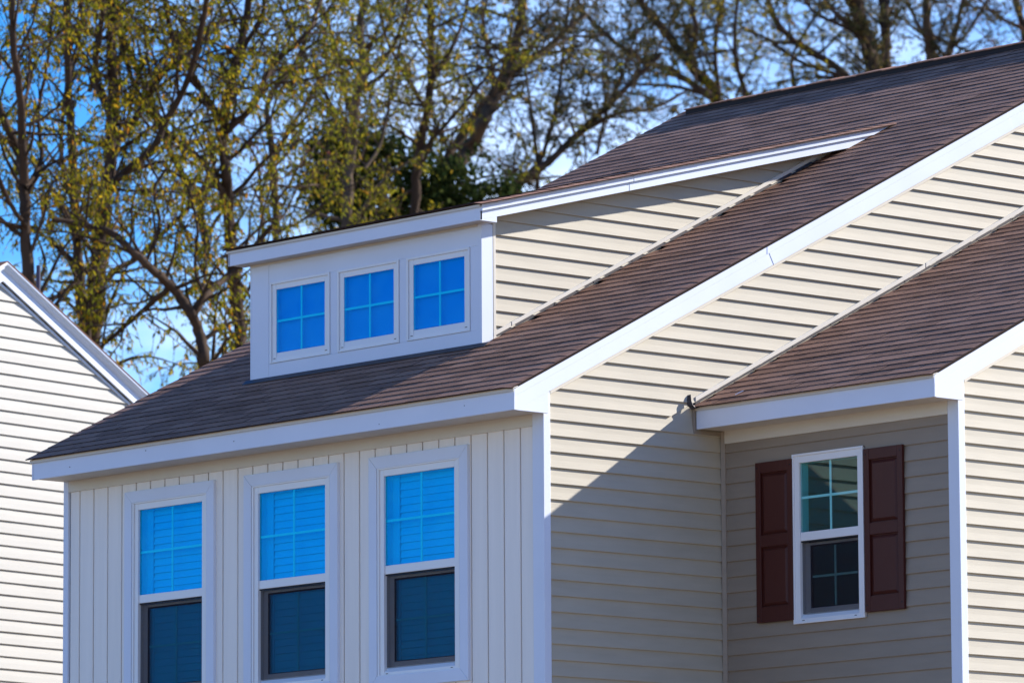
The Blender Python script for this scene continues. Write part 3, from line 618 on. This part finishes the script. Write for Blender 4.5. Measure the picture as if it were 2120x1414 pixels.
def double_hung(xc, hw, zt, zr_t, zr_b, zo, y, gl, name='window', blind=True, sill=0.06, rng=None, panel=True):
    """hw: half glass width; zt: top of upper glass; zr_t..zr_b meeting rail; zo: bottom of the lower opening; y: wall face"""
    x0, x1 = xc - hw, xc + hw
    fw_ = 0.058; ztop = zt + 0.06; zbot = zo - 0.066
    # outer frame (part) with a sloping sill
    mb = MB(); F0, F1 = y - 0.012, y + 0.085
    mb.box(x0 - fw_, x0, F0, F1, zbot, ztop); mb.box(x1, x1 + fw_, F0, F1, zbot, ztop)
    mb.box(x0, x1, F0 + 0.0005, F1, zt, ztop)
    mb.prism([(F0 + 0.0005, zbot), (F1, zbot), (F1, zo), (y + 0.02, zo - 0.004), (F0 + 0.0005, zbot + 0.030)], x0, x1, 'x')
    fr = obj(name, mb, M['vinyl'], HOUSE, bevel=0.003)
    obj('frame_lip', ring(MB(), x0 - fw_ - 0.006, x1 + fw_ + 0.006, zbot - 0.004, ztop + 0.006, 0.018, 0.018, 0.014, 0.016, F0 - 0.010, F0 - 0.0005), M['vinyl'], fr, bevel=0.002)
    obj('meeting_rail', MB().box(x0, x1, y - 0.002, y + 0.03, zr_b, zr_t), M['vinyl'], fr, bevel=0.004)
    obj('rail_gasket', MB().box(x0 + 0.002, x1 - 0.002, y + 0.001, y + 0.012, zr_b - 0.010, zr_b - 0.0005), M['gasket'], fr)
    # upper light
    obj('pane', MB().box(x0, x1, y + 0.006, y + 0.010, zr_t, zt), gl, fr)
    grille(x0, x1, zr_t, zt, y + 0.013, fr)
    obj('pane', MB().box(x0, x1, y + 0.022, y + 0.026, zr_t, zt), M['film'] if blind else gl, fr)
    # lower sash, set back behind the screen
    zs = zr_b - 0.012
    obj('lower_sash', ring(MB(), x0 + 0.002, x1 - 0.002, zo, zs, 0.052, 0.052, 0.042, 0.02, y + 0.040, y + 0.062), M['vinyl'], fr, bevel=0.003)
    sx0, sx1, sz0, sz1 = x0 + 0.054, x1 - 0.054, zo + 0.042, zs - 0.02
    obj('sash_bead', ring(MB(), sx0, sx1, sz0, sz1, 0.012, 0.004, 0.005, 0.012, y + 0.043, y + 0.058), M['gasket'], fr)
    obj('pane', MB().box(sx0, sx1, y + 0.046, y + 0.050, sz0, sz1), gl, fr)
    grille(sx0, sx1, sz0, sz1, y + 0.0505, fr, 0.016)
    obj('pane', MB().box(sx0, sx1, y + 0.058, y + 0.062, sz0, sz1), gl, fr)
    obj('insect_screen', MB().box(x0 + 0.001, x1 - 0.001, y + 0.014, y + 0.0145, zo + 0.001, zr_b - 0.011), M['screen'], fr)
    for sx in (x0 + 0.02, x1 - 0.045): obj('weep_slot', MB().box(sx, sx + 0.022, F0 - 0.0012, F0 + 0.004, zbot + 0.017, zbot + 0.022), M['gasket'], fr)
    if blind:
        blinds(x0 + 0.075, x1 - 0.01, zo + 0.02, zt - 0.02, y + 0.090, fr, rng)
        obj('blind_backing', MB().box(x0 - 0.03, x1 + 0.03, y + 0.118, y + 0.124, zo - 0.02, zt + 0.03), M['blind'], fr)
        obj('curtain_edge', MB().box(x0 - 0.02, x0 + 0.072, y + 0.076, y + 0.086, zo - 0.02, zt + 0.02), M['blind'], fr)
    return fr
rw = random.Random(3)
for xc in FX:
    w_ = double_hung(xc, 0.394, -0.295, -0.953, -1.017, -1.700, -0.004, M['glass'], rng=rw)
    mitred(xc - 0.5525, xc + 0.5525, -1.851, -0.145, 0.090, -0.030, 0.011, w_, 'casing', M['white'])
ww = double_hung(1.112, 0.297, -0.300, -0.802, -0.865, -1.392, YW - 0.012, M['glassw'], blind=False)
# dormer windows
for a, b in wins:
    cx = (a + b) / 2; x0, x1 = cx - 0.293, cx + 0.293; g0, g1 = 0.9165, 1.408
    mb = MB(); y = YD - 0.008
    mb.box(a, x0, y, YD + 0.07, zw0, zw1); mb.box(x1, b, y, YD + 0.07, zw0, zw1); mb.box(x0, x1, y + 0.0005, YD + 0.07, g1, zw1)
    mb.prism([(y + 0.0005, zw0), (YD + 0.07, zw0), (YD + 0.07, g0), (YD - 0.002, g0 - 0.002), (y + 0.0005, zw0 + 0.020)], x0, x1, 'x')
    fr = obj('window', mb, M['vinyl'], HOUSE, bevel=0.003)
    obj('frame_lip', ring(MB(), a - 0.003, b + 0.003, zw0 - 0.010, zw1 + 0.003, 0.020, 0.020, 0.012, 0.018, y - 0.011, y - 0.0006), M['vinyl'], fr, bevel=0.002)
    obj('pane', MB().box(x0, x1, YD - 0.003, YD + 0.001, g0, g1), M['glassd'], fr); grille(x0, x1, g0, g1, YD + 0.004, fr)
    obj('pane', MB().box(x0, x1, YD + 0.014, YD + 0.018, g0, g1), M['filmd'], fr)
    obj('backing_panel', MB().box(x0 - 0.05, x1 + 0.05, YD + 0.040, YD + 0.050, g0 - 0.06, g1 + 0.06), M['panel'], fr)
    for sx in (a + 0.035, b - 0.06): obj('weep_slot', MB().box(sx, sx + 0.024, y - 0.0020, y + 0.004, zw0 + 0.022, zw0 + 0.027), M['gasket'], fr)
obj('attic_lining', MB().box(-XD0 + 0.1, -XD1 - 0.1, YD + 0.30, YD + 0.32, 0.75, ZDT), M['room'], HOUSE)
# shutters
for (a, b) in ((0.377, 0.757), (1.487, 1.872)):
    z0, z1 = -1.428, -0.262; y1, y0 = YW - 0.014, YW - 0.040
    mb = MB(); sw = 0.052
    rails = [(z0, z0 + 0.112), (-0.880, -0.795), (z1 - 0.080, z1)]
    mb.box(a, a + sw, y0, y1, z0, z1); mb.box(b - sw, b, y0, y1, z0, z1)
    for p, q in rails: mb.box(a + sw, b - sw, y0 + 0.0006, y1, p, q)
    sh = obj('shutter', mb, M['shutter'], HOUSE, bevel=0.003)
    for (p, q) in ((rails[0][1], rails[1][0]), (rails[1][1], rails[2][0])):
        x0, x1 = a + sw, b - sw; r = 0.030
        A = [(x0, y1 - 0.006, p), (x1, y1 - 0.006, p), (x1, y1 - 0.006, q), (x0, y1 - 0.006, q)]
        m_ = 0.008
        B = [(x0 + m_, y1 - 0.006, p + m_), (x1 - m_, y1 - 0.006, p + m_), (x1 - m_, y1 - 0.006, q - m_), (x0 + m_, y1 - 0.006, q - m_)]
        Cc = [(x0 + r, y1 - 0.020, p + r), (x1 - r, y1 - 0.020, p + r), (x1 - r, y1 - 0.020, q - r), (x0 + r, y1 - 0.020, q - r)]
        mb = MB(); o_ = 0
        mb.v = A + B + Cc
        for k in range(2):
            for i in range(4): mb.f.append((4 * k + i, 4 * k + (i + 1) % 4, 4 * k + 4 + (i + 1) % 4, 4 * k + 4 + i))
        mb.f.append((8, 9, 10, 11)); mb.v += [(x0, y1, p), (x1, y1, p), (x1, y1, q), (x0, y1, q)]
        for i in range(4): mb.f.append((i, (i + 1) % 4, 12 + (i + 1) % 4, 12 + i))
        mb.f.append((15, 14, 13, 12))
        obj('raised_panel', mb, M['shutter'], sh)
    for sx in (a + 0.02, b - 0.02):
        for sz in (z0 + 0.05, z1 - 0.04): obj('screw_head', MB().box(sx - 0.005, sx + 0.005, y0 - 0.002, y0 + 0.002, sz - 0.005, sz + 0.005), M['gasket'], sh)
# a scrap of white trim lying on the wing roof
t_ = MB().box(-0.006, 0.006, -0.035, 0.035, 0, 0.004)
sc_ = obj('trim_offcut', t_, M['white']); yy = 1.585; sc_.location = (0.37, yy, wroof(yy) + 0.007); sc_.rotation_euler = (math.atan(S), 0.05, R(-20))
sc_['label'] = 'tiny white offcut of trim lying on the lower left of the wing roof'; sc_['category'] = 'offcut'

# ------------------------------------------------------------------ the neighbouring house
an = R(11); hh = Vector((-math.sin(an), math.cos(an), 0)); nn = Vector((math.cos(an), math.sin(an), 0)); P0 = Vector((-12.8825, 5.1339, 0))
NB = thing('house', 'white clapboard neighbouring house with one gable end cut by the left edge', 'house', (P0.x - 4, P0.y, GZ))
def T(s, d, z): return tuple(P0 + hh * s + nn * d + Vector((0, 0, z)))
SA, ZA, SN, OH = -0.500, 3.055, 0.520, 0.052                    # apex of the rake's top edge
top = lambda s: ZA - SN * abs(s - SA)
HWN = 5.2
def nprism(poly, d0, d1, name, m, parent, bevel=0):
    A = [T(s, d0, z) for s, z in poly]; B = [T(s, d1, z) for s, z in poly]
    return obj(name, MB().loft(A, B), m, parent, bevel=bevel)
NW = nprism([(SA - HWN, GZ), (SA + HWN, GZ), (SA + HWN, top(SA + HWN) - 0.2), (SA, ZA - 0.2), (SA - HWN, top(SA - HWN) - 0.2)], -0.15, 0.0, 'gable_wall', M['nwhite'], NB)
for i in range(-8, 34):
    zb = 2.348 - 0.1152 * i; c_ = 0.1152; zt = zb + c_
    if zb > ZA - 0.26: continue
    wd = lambda z: min(HWN, (ZA - 0.185 - z) / SN)
    prof = [(0.001, c_ + 0.02, 1.0), (0.0035, c_, 1.0), (0.014, 0.5 * c_, 0.5), (0.0205, 0.012, 0.1), (0.022, 0.004, 0.03), (0.020, 0.0, 0.0), (0.001, 0.0005, 0.0)]
    w0, w1 = max(0.02, wd(zb)), max(0.01, wd(zt))
    A = [T(SA - (w0 + (w1 - w0) * f), d, zb + h) for d, h, f in prof]; B = [T(SA + (w0 + (w1 - w0) * f), d, zb + h) for d, h, f in prof]
    split = None
    if i % 3 == 0 and w0 > 1.2:                                # a lapped joint between two panels
        sj = -0.28 + 0.41 * ((i * 7) % 5) / 5
        J = [T(sj, d + 0.001, zb + h) for d, h, f in prof]; J2 = [T(sj - 0.01, d - 0.0005, zb + h) for d, h, f in prof]
        obj('siding_board', MB().loft(A, J), M['nwhite'], NW); obj('siding_board', MB().loft(J2, B), M['nwhite'], NW)
    else: obj('siding_board', MB().loft(A, B), M['nwhite'], NW)
for sg in (-1, 1):
    e = SA + sg * (HWN + 0.3)
    f = lambda o1, o2: [(SA, ZA - o1), (e, top(e) - o1), (e, top(e) - o2), (SA, ZA - o2)]
    nprism(f(0.085, 0.188), OH - 0.02, OH, 'rake_board', M['white'], NB, 0.002)
    # crown: rounded moulding above the board
    prf = [(OH - 0.02, 0.085), (OH + 0.005, 0.085), (OH + 0.008, 0.076), (OH + 0.022, 0.070), (OH + 0.030, 0.060), (OH + 0.032, 0.048), (OH + 0.046, 0.042), (OH + 0.052, 0.030), (OH + 0.053, 0.012), (OH + 0.02, 0.010), (OH - 0.02, 0.020)]
    A = [T(SA, d, ZA - o) for d, o in prf]; B = [T(e, d, top(e) - o) for d, o in prf]
    obj('rake_crown', MB().loft(A, B), M['white'], NB)
    nprism(f(0.150, 0.160), 0.0, OH - 0.021, 'rake_soffit', M['white'], NB)
    nprism(f(0.200, 0.226), 0.002, 0.022, 'j_trim', M['white'], NB, 0.002)
    A = [T(SA, OH + 0.058, ZA - 0.002), T(SA, OH + 0.058, ZA - 0.010), T(SA, -9, ZA - 0.010), T(SA, -9, ZA - 0.002)]
    B = [T(e, OH + 0.058, top(e) - 0.002), T(e, OH + 0.058, top(e) - 0.010), T(e, -9, top(e) - 0.010), T(e, -9, top(e) - 0.002)]
    obj('roof_slope', MB().loft(A, B), M['shingle'], NB)
nprism([(SA - HWN, GZ), (SA + HWN, GZ), (SA + HWN, top(SA + HWN) - 0.2), (SA, ZA - 0.2), (SA - HWN, top(SA - HWN) - 0.2)], -9.0, -0.2, 'house_body', M['nwhite'], NB)
mb = MB(); px_, py_ = 0.05, 0.05
ring1 = []; ring2 = []
sv = 0.0
for i in range(12):
    a = i * math.tau / 12; ring1.append(T(0.93 + 0.021 * math.cos(a), -0.80 + 0.021 * math.sin(a), 2.15)); ring2.append(T(0.93 + 0.021 * math.cos(a), -0.80 + 0.021 * math.sin(a), 3.265))
obj('vent_pipe', MB().loft(ring1, ring2), M['pipe'], NB, smooth=False)

# ------------------------------------------------------------------ trees
def at(px, py, D): return CAM + (FW + RT * ((px - 1060) / FPX) - UP * ((py - 707) / FPX)) * D
def frame_of(d):
    d = d.normalized(); a = Vector((0, 0, 1)) if abs(d.z) < 0.9 else Vector((1, 0, 0)); u = d.cross(a).normalized(); return u, d.cross(u).normalized()
def catmull(pts, sub):
    out = []
    P = [pts[0]] + pts + [pts[-1]]
    for i in range(1, len(P) - 2):
        p0, p1, p2, p3 = P[i - 1], P[i], P[i + 1], P[i + 2]
        for k in range(sub):
            t = k / sub; out.append(0.5 * ((2 * p1) + (-p0 + p2) * t + (2 * p0 - 5 * p1 + 4 * p2 - p3) * t * t + (-p0 + 3 * p1 - 3 * p2 + p3) * t ** 3))
    out.append(pts[-1].copy()); return out
def tube(mb, pts, radii, n):
    base = len(mb.v)
    u = None
    for i, p in enumerate(pts):
        d = (pts[min(i + 1, len(pts) - 1)] - pts[max(i - 1, 0)])
        if d.length < 1e-6: d = Vector((0, 0, 1))
        d.normalize()
        if u is None: u, v = frame_of(d)
        else:
            u = (u - d * u.dot(d)); u = u.normalized() if u.length > 1e-5 else frame_of(d)[0]; v = d.cross(u)
        for k in range(n):
            a = k * math.tau / n; mb.v.append(tuple(p + (u * math.cos(a) + v * math.sin(a)) * radii[i]))
    for i in range(len(pts) - 1):
        for k in range(n):
            mb.f.append((base + i * n + k, base + i * n + (k + 1) % n, base + (i + 1) * n + (k + 1) % n, base + (i + 1) * n + k))
def rvec(g): 
    v = Vector((g.gauss(0, 1), g.gauss(0, 1), g.gauss(0, 1))); return v.normalized()
def leaf(mb, p, d, L_, w, g):
    u, v = frame_of(d); a = g.uniform(0, math.tau); s = u * math.cos(a) + v * math.sin(a); b = len(mb.v)
    q = d.cross(s) * (L_ * g.uniform(-0.15, 0.15))
    mb.v += [tuple(p), tuple(p + d * (L_ * .45) + s * w + q), tuple(p + d * L_), tuple(p + d * (L_ * .45) - s * w + q)]
    mb.f.append((b, b + 1, b + 2, b + 3))
def tree(label, D, limbs, seed, leafm, bark, leaves=1.0, leaf_l=(0.05, 0.105), hang=0.5, br=(1.0, 2.2), bstep=0.20, up=0.35, bush=(), tstep=0.13, lw=0.18, cl=7.0):
    """limbs: list of (list of photo points, base width px, tip width px, depth drift in m)"""
    g = random.Random(seed)
    wood, crown = MB(), MB()
    pxm = D / FPX
    base = at(*limbs[0][0][0], D); 
    root = thing('tree', label, 'tree', (base.x, base.y, GZ), 'trees behind the houses')
    for li, (pp, w0, w1, drift) in enumerate(limbs):
        n = len(pp); pts = [at(x, y, D + drift * (i / (n - 1)) + (g.uniform(-.3, .3) if 0 < i else 0)) for i, (x, y) in enumerate(pp)]
        d0 = drift
        rad = [1.15 * (w0 * pxm / 2 + (w1 - w0) * pxm / 2 * (i / (n - 1))) for i in range(n)]
        if li == 0:                                            # trunk carried down to the ground
            b2 = pts[0] - (pts[1] - pts[0]).normalized() * 1.2; b2 = (b2 + pts[0] + Vector((0, 0, -1.2))) / 2
            pts = [Vector((b2.x, b2.y, GZ - 0.2)), b2] + pts; rad = [rad[0] * 1.5, rad[0] * 1.1] + rad
        S_ = 6; cp = catmull(pts, S_)
        cr = list(np.interp(np.linspace(0, len(rad) - 1, len(cp)), range(len(rad)), rad))
        jit = [p + rvec(g) * (r * 0.22) for p, r in zip(cp, cr)]
        cr = [r * g.uniform(0.9, 1.12) for r in cr]
        tube(wood, jit, cr, 8)
        # limbs carry on past the frame and taper out
        length = sum((jit[i + 1] - jit[i]).length for i in range(len(jit) - 1))
        # secondary branches
        acc = 0.0; nextb = g.uniform(0.1, bstep)
        for i in range(len(jit) - 1):
            seg = jit[i + 1] - jit[i]; acc += seg.length
            if jit[i].z < GZ + 4.0 and li == 0: nextb = acc + 0.1; continue
            while acc > nextb:
                nextb += g.uniform(0.6, 1.4) * bstep
                tdir = seg.normalized(); r0 = min(cr[i] * 0.5, 0.035)
                d = (tdir * g.uniform(0.1, 0.9) + rvec(g) * 1.0 + Vector((0, 0, up))).normalized()
                L1 = g.uniform(*br); p = jit[i].copy(); path = [p.copy()]; ns = 7
                for k in range(ns):
                    d = (d + rvec(g) * 0.22 + Vector((0, 0, 0.06 if k < 3 else -0.10 * hang))).normalized(); p = p + d * (L1 / ns); path.append(p.copy())
                tube(wood, path, [max(0.004, r0 * (1 - k / (ns + .3))) for k in range(ns + 1)], 4)
                # twigs with leaves
                na = max(2, int(L1 / tstep))
                for k in range(na):
                    f = g.uniform(0.25, 1.0) * ns; a = int(min(f, ns - 1)); q = path[a].lerp(path[a + 1], f - a)
                    td = ((path[a + 1] - path[a]).normalized() * 0.7 + rvec(g) * 0.9 + Vector((0, 0, -0.25 * hang))).normalized(); tl = g.uniform(0.2, 0.6)
                    q2 = q + td * tl * 0.5; td2 = (td + rvec(g) * .35 + Vector((0, 0, -0.5 * hang))).normalized(); q3 = q2 + td2 * tl * 0.5
                    tube(wood, [q, q2, q3], [0.007, 0.005, 0.003], 3)
                    nl = int(g.uniform(0.4, 1.6) * cl * leaves + g.random())
                    for _ in range(nl):
                        t = g.uniform(0.1, 1.0); lp = q.lerp(q2, t * 2) if t < .5 else q2.lerp(q3, t * 2 - 1)
                        ld = (rvec(g) * 0.8 + td * 0.3 + Vector((0, 0, -1.1 * hang))).normalized(); ll = g.uniform(*leaf_l)
                        leaf(crown, lp, ld, ll, ll * lw, g)
    for (cx, cy, rx, ry, cnt) in bush:                         # dense clumps
        c0 = at(cx, cy, D)
        for _ in range(cnt):
            v = rvec(g) * (g.random() ** 0.5)
            c1 = c0 + RT * (v.x * rx * pxm) + UP * (v.y * ry * pxm) + FW * (v.z * rx * pxm * 0.8)
            for k in range(7):
                leaf(crown, c1 + rvec(g) * g.uniform(0, 0.28), (rvec(g) + Vector((0, 0, -0.4))).normalized(), g.uniform(*leaf_l), g.uniform(*leaf_l) * (lw + .08), g)
    obj('trunk', wood, bark, root, smooth=True)
    if crown.v:
        me = bpy.data.meshes.new('crown'); me.from_pydata(crown.v, [], crown.f); me.materials.append(leafm); obj('crown', me, leafm, root)
    return root
LM = dict(
    gold=leaf_mat('leaf_autumn', [(0.0, (0.11, 0.12, 0.014)), (1.0, (0.50, 0.20, 0.02)), (0.42, (0.22, 0.225, 0.020)), (0.72, (0.38, 0.31, 0.02)), (0.90, (0.52, 0.34, 0.02))], 0.5),
    olive=leaf_mat('leaf_olive', [(0.0, (0.075, 0.085, 0.014)), (1.0, (0.42, 0.22, 0.03)), (0.5, (0.20, 0.205, 0.022)), (0.82, (0.36, 0.31, 0.025))], 0.5),
    dark=leaf_mat('leaf_evergreen', [(0.0, (0.020, 0.035, 0.012)), (1.0, (0.10, 0.115, 0.03)), (0.6, (0.040, 0.060, 0.018))], 0.3),
    grey=leaf_mat('leaf_dull', [(0.0, (0.030, 0.040, 0.020)), (1.0, (0.30, 0.19, 0.05)), (0.6, (0.065, 0.068, 0.030)), (0.88, (0.15, 0.12, 0.04))], 0.4),
    rust=leaf_mat('leaf_rust', [(0.0, (0.12, 0.04, 0.03)), (1.0, (0.26, 0.10, 0.06))], 0.4),
)
tree('leafy tree with two forked stems rising at the left edge of the picture', 72, [
    ([(62, 620), (52, 470), (50, 380), (40, 320), (8, 250), (-20, 160)], 22, 12, 0.5), ([(50, 380), (46, 280), (40, 180), (26, 80), (25, -20)], 17, 10, -0.6),
    ([(52, 390), (85, 330), (80, 230), (100, 120), (110, -10)], 9, 5, 1.2), ([(55, 470), (20, 420), (-15, 330)], 10, 6, -1)], 11, LM['gold'], M['bark'], 1.0, hang=0.9)
tree('slim straight tree whose trunk rises just behind the neighbouring roof', 74, [
    ([(176, 720), (165, 560), (155, 420), (148, 280), (140, 150), (139, -20)], 20, 13, 0.3), ([(155, 430), (128, 330), (135, 200), (165, 90), (170, -20)], 8, 5, 1.0),
    ([(160, 500), (110, 400), (60, 330)], 8, 4, 1.4)], 12, LM['gold'], M['bark'], 0.9, hang=0.9)
tree('thickest trunk of the left group with long limbs bending right', 76, [
    ([(180, 760), (198, 620), (207, 520), (215, 420), (228, 320), (232, 200), (232, -20)], 38, 17, 0.3),
    ([(222, 400), (262, 352), (318, 305), (345, 250), (395, 150), (430, -10)], 17, 9, -1.2), ([(228, 310), (285, 240), (340, 150), (412, 96), (470, 30)], 15, 7, 0.8),
    ([(240, 260), (200, 170), (205, 60), (230, -20)], 14, 8, 1.0), ([(200, 600), (240, 560), (275, 540), (320, 500), (400, 420), (450, 330)], 13, 6, 1.5), ([(185, 190), (205, 90), (215, -10)], 10, 7, -.5)], 13, LM['gold'], M['bark'], 1.25, hang=0.8)
tree('leaning tree with low crooked limbs beside the dormer', 73, [
    ([(432, 800), (422, 740), (412, 690), (395, 650), (360, 600), (300, 545), (240, 490), (190, 470), (110, 455)], 24, 9, -0.8),
    ([(397, 652), (425, 615), (460, 580), (500, 545), (560, 470)], 17, 9, 0.9), ([(352, 594), (300, 640), (230, 700), (180, 740)], 11, 7, 0.4), ([(422, 610), (405, 560), (408, 470), (390, 390)], 8, 4, 0.8),
    ([(300, 545), (330, 470), (320, 390), (355, 340)], 8, 4, 0.4)], 14, LM['gold'], M['bark'], 0.95, hang=1.1, br=(0.8, 1.9))
tree('tall dark trunk forking into wide limbs left of the dormer roof', 78, [
    ([(500, 760), (492, 640), (482, 540), (474, 440), (466, 350), (462, 270), (478, 170), (498, 90), (520, -20)], 25, 13, 0.0),
    ([(464, 258), (428, 205), (390, 140), (360, 85), (338, -10)], 14, 8, -1.0), ([(466, 275), (525, 216), (562, 140), (635, 70), (665, 0)], 14, 7, 1.0), ([(480, 190), (500, 110), (540, 40), (550, -20)], 10, 7, -.5),
    ([(470, 410), (430, 350), (395, 310), (340, 270), (280, 180), (245, 70), (225, -20)], 14, 6, -0.6), ([(472, 190), (560, 175), (640, 165), (700, 150)], 6, 3, .5)], 15, LM['olive'], M['bark'], 1.0, hang=0.8)
tree('young tree with thin upright stems just above the dormer eave', 81, [
    ([(572, 640), (571, 500), (570, 400), (562, 300), (553, 220), (580, 170), (612, 130), (657, 20), (665, -20)], 15, 6, 0.0), ([(566, 330), (600, 270), (650, 190), (700, 120)], 9, 5, 0.8), ([(570, 420), (600, 380), (640, 300)], 7, 3, 1.0),
    ([(570, 470), (540, 420), (520, 380)], 7, 3, -.6), ([(430, 520), (415, 440), (400, 400), (355, 320), (330, 250), (250, 60), (240, -20)], 15, 7, -.6)], 16, LM['olive'], M['bark2'], 1.1, hang=0.8)
tree('small tree with rust brown dead leaves among the left stems', 84, [
    ([(540, 700), (545, 520), (540, 400), (530, 330), (500, 280)], 9, 4, 0.0), ([(540, 400), (560, 330), (550, 260)], 6, 3, 0.5)], 17, LM['rust'], M['bark'], 1.0, br=(0.4, 0.9), hang=1.0, bstep=0.6)
tree('pale trunk leaning left through the thin foliage above the dormer', 88, [
    ([(715, 640), (718, 480), (724, 340), (738, 210), (752, 150), (745, 60), (760, -20)], 21, 13, 0.0), ([(740, 200), (770, 140), (815, 95), (850, -10)], 10, 6, 0.8), ([(732, 260), (710, 170), (690, 80), (650, -10)], 9, 5, -0.8),
    ([(755, 350), (790, 290), (815, 160), (830, 90)], 7, 4, 0.8), ([(728, 300), (650, 150), (600, 60), (570, -20)], 8, 4, 0.3)], 18, LM['olive'], M['bark2'], 1.0, hang=0.6)
tree('dark straight trunk in the middle of the wood', 90, [
    ([(855, 640), (858, 480), (863, 350), (880, 250), (893, 150), (890, -20)], 19, 12, 0.0), ([(868, 320), (930, 250), (990, 180), (1040, 120)], 8, 4, .8), ([(884, 230), (840, 160), (800, 80), (780, -10)], 8, 4, -.8), ([(890, 180), (930, 110), (960, 40), (970, -20)], 9, 5, .5), ([(868, 300), (800, 260), (730, 270)], 6, 3, -.5)], 19, LM['olive'], M['bark'], 1.2, hang=0.5)
tree('big pale trunk leaning steeply right above the dormer roof', 95, [
    ([(860, 560), (885, 450), (912, 395), (945, 340), (975, 300), (1000, 255), (1022, 210), (1052, 148), (1075, 60), (1085, -20)], 33, 16, 0.0),
    ([(905, 360), (950, 290), (1012, 202), (1075, 140), (1140, 92), (1210, 30)], 17, 8, 0.8), ([(1050, 150), (1100, 125), (1180, 80), (1250, 75)], 9, 4, 1.2), ([(1010, 240), (1020, 150), (1000, 60), (1010, -10)], 8, 5, -.6), ([(1020, 200), (1050, 110), (1065, 20)], 8, 5, -.8)], 20, LM['grey'], M['bark2'], 1.2, hang=0.4)
tree('dense dark evergreen bush filling the gap above the dormer roof', 92, [
    ([(760, 700), (755, 560), (750, 450)], 14, 6, 0.0), ([(755, 520), (700, 430), (680, 380)], 8, 4, .5), ([(755, 520), (830, 420), (900, 370)], 8, 4, .5)], 21, LM['dark'], M['bark'], 2.0, hang=0.3, br=(0.5, 1.3), bstep=0.3,
    bush=[(685, 410, 60, 70, 170), (740, 370, 75, 75, 240), (700, 295, 60, 50, 90), (765, 285, 60, 40, 60), (650, 330, 40, 50, 40), (770, 440, 90, 40, 130), (850, 410, 85, 60, 210), (935, 415, 85, 40, 150), (1010, 400, 75, 25, 50), (710, 325, 65, 45, 70), (810, 320, 70, 40, 60), (880, 350, 65, 40, 70), (960, 370, 60, 40, 50), (655, 385, 40, 45, 30), (1050, 385, 40, 20, 20)], leaf_l=(0.07, 0.12), lw=0.3)
tree('multi-stemmed tree fanning out where the main roof meets the sky', 105, [
    ([(1040, 560), (1060, 400), (1100, 365), (1155, 318), (1230, 248), (1300, 180), (1370, 110)], 19, 8, 0.0), ([(1110, 440), (1112, 330), (1100, 240), (1090, 160), (1080, 90)], 9, 4, .6), ([(1118, 340), (1145, 250), (1160, 170), (1170, 60), (1180, -10)], 9, 5, -.6),
    ([(1200, 275), (1280, 235), (1350, 225), (1420, 190)], 9, 5, .8), ([(1235, 320), (1260, 220), (1290, 150), (1320, 60)], 7, 4, -.5)], 22, LM['grey'], M['bark'], 1.7, hang=0.3)
tree('wide spreading tree leaning left behind the main ridge', 118, [
    ([(1530, 330), (1486, 205), (1430, 135), (1380, 70), (1305, -20)], 24, 13, 0.0), ([(1475, 205), (1395, 150), (1320, 120), (1230, 50), (1180, -20)], 15, 7, 1.0), ([(1470, 200), (1400, 180), (1320, 175), (1230, 170)], 9, 4, .8), ([(1425, 130), (1440, 60), (1420, -20)], 12, 7, -.6), ([(1490, 210), (1480, 100), (1500, -10)], 10, 6, .8)], 23, LM['grey'], M['bark'], 2.21, hang=0.3)
tree('golden leaved tree with one long diagonal limb above the ridge', 114, [
    ([(1800, 260), (1750, 155), (1662, 97), (1612, 52), (1584, -20)], 15, 9, 0.0), ([(1735, 155), (1660, 130), (1600, 90), (1550, 60)], 8, 4, .7), ([(1650, 200), (1640, 120), (1690, 30), (1720, -20)], 7, 4, .7), ([(1560, 240), (1530, 150), (1520, 80), (1530, -10)], 10, 5, -.5)], 24, LM['gold'], M['bark'], 1.36, hang=0.4)
tree('stout dark double trunk rising above the ridge vent', 110, [
    ([(1815, 260), (1806, 145), (1798, 100), (1770, 10), (1760, -30)], 29, 24, 0.0), ([(1838, 240), (1836, 135), (1832, 60), (1830, -20)], 21, 17, .5), ([(1790, 80), (1740, 40), (1700, -10)], 10, 6, .5), ([(1800, 140), (1770, 70), (1690, 30), (1660, -10)], 9, 5, -.5)], 25, LM['grey'], M['bark'], 2.04, hang=0.3)
tree('forked tree with grey stems near the right end of the ridge', 116, [
    ([(1935, 230), (1927, 115), (1920, 50), (1918, -20)], 22, 15, 0.0), ([(1955, 180), (1968, 105), (1990, 20), (2000, -20)], 11, 8, .5), ([(1960, 110), (2005, 65), (2050, -10)], 8, 5, .6), ([(1925, 100), (1890, 30), (1870, -20)], 8, 5, -.5)], 26, LM['grey'], M['bark2'], 1.53, hang=0.3)
tree('thin branched tree cut by the right edge above the ridge', 122, [
    ([(2135, 180), (2122, 75), (2108, 20), (2095, -30)], 15, 10, 0.0), ([(2118, 60), (2060, 30), (2020, -10)], 7, 4, .5)], 27, LM['rust'], M['bark'], 0.6, hang=0.3)
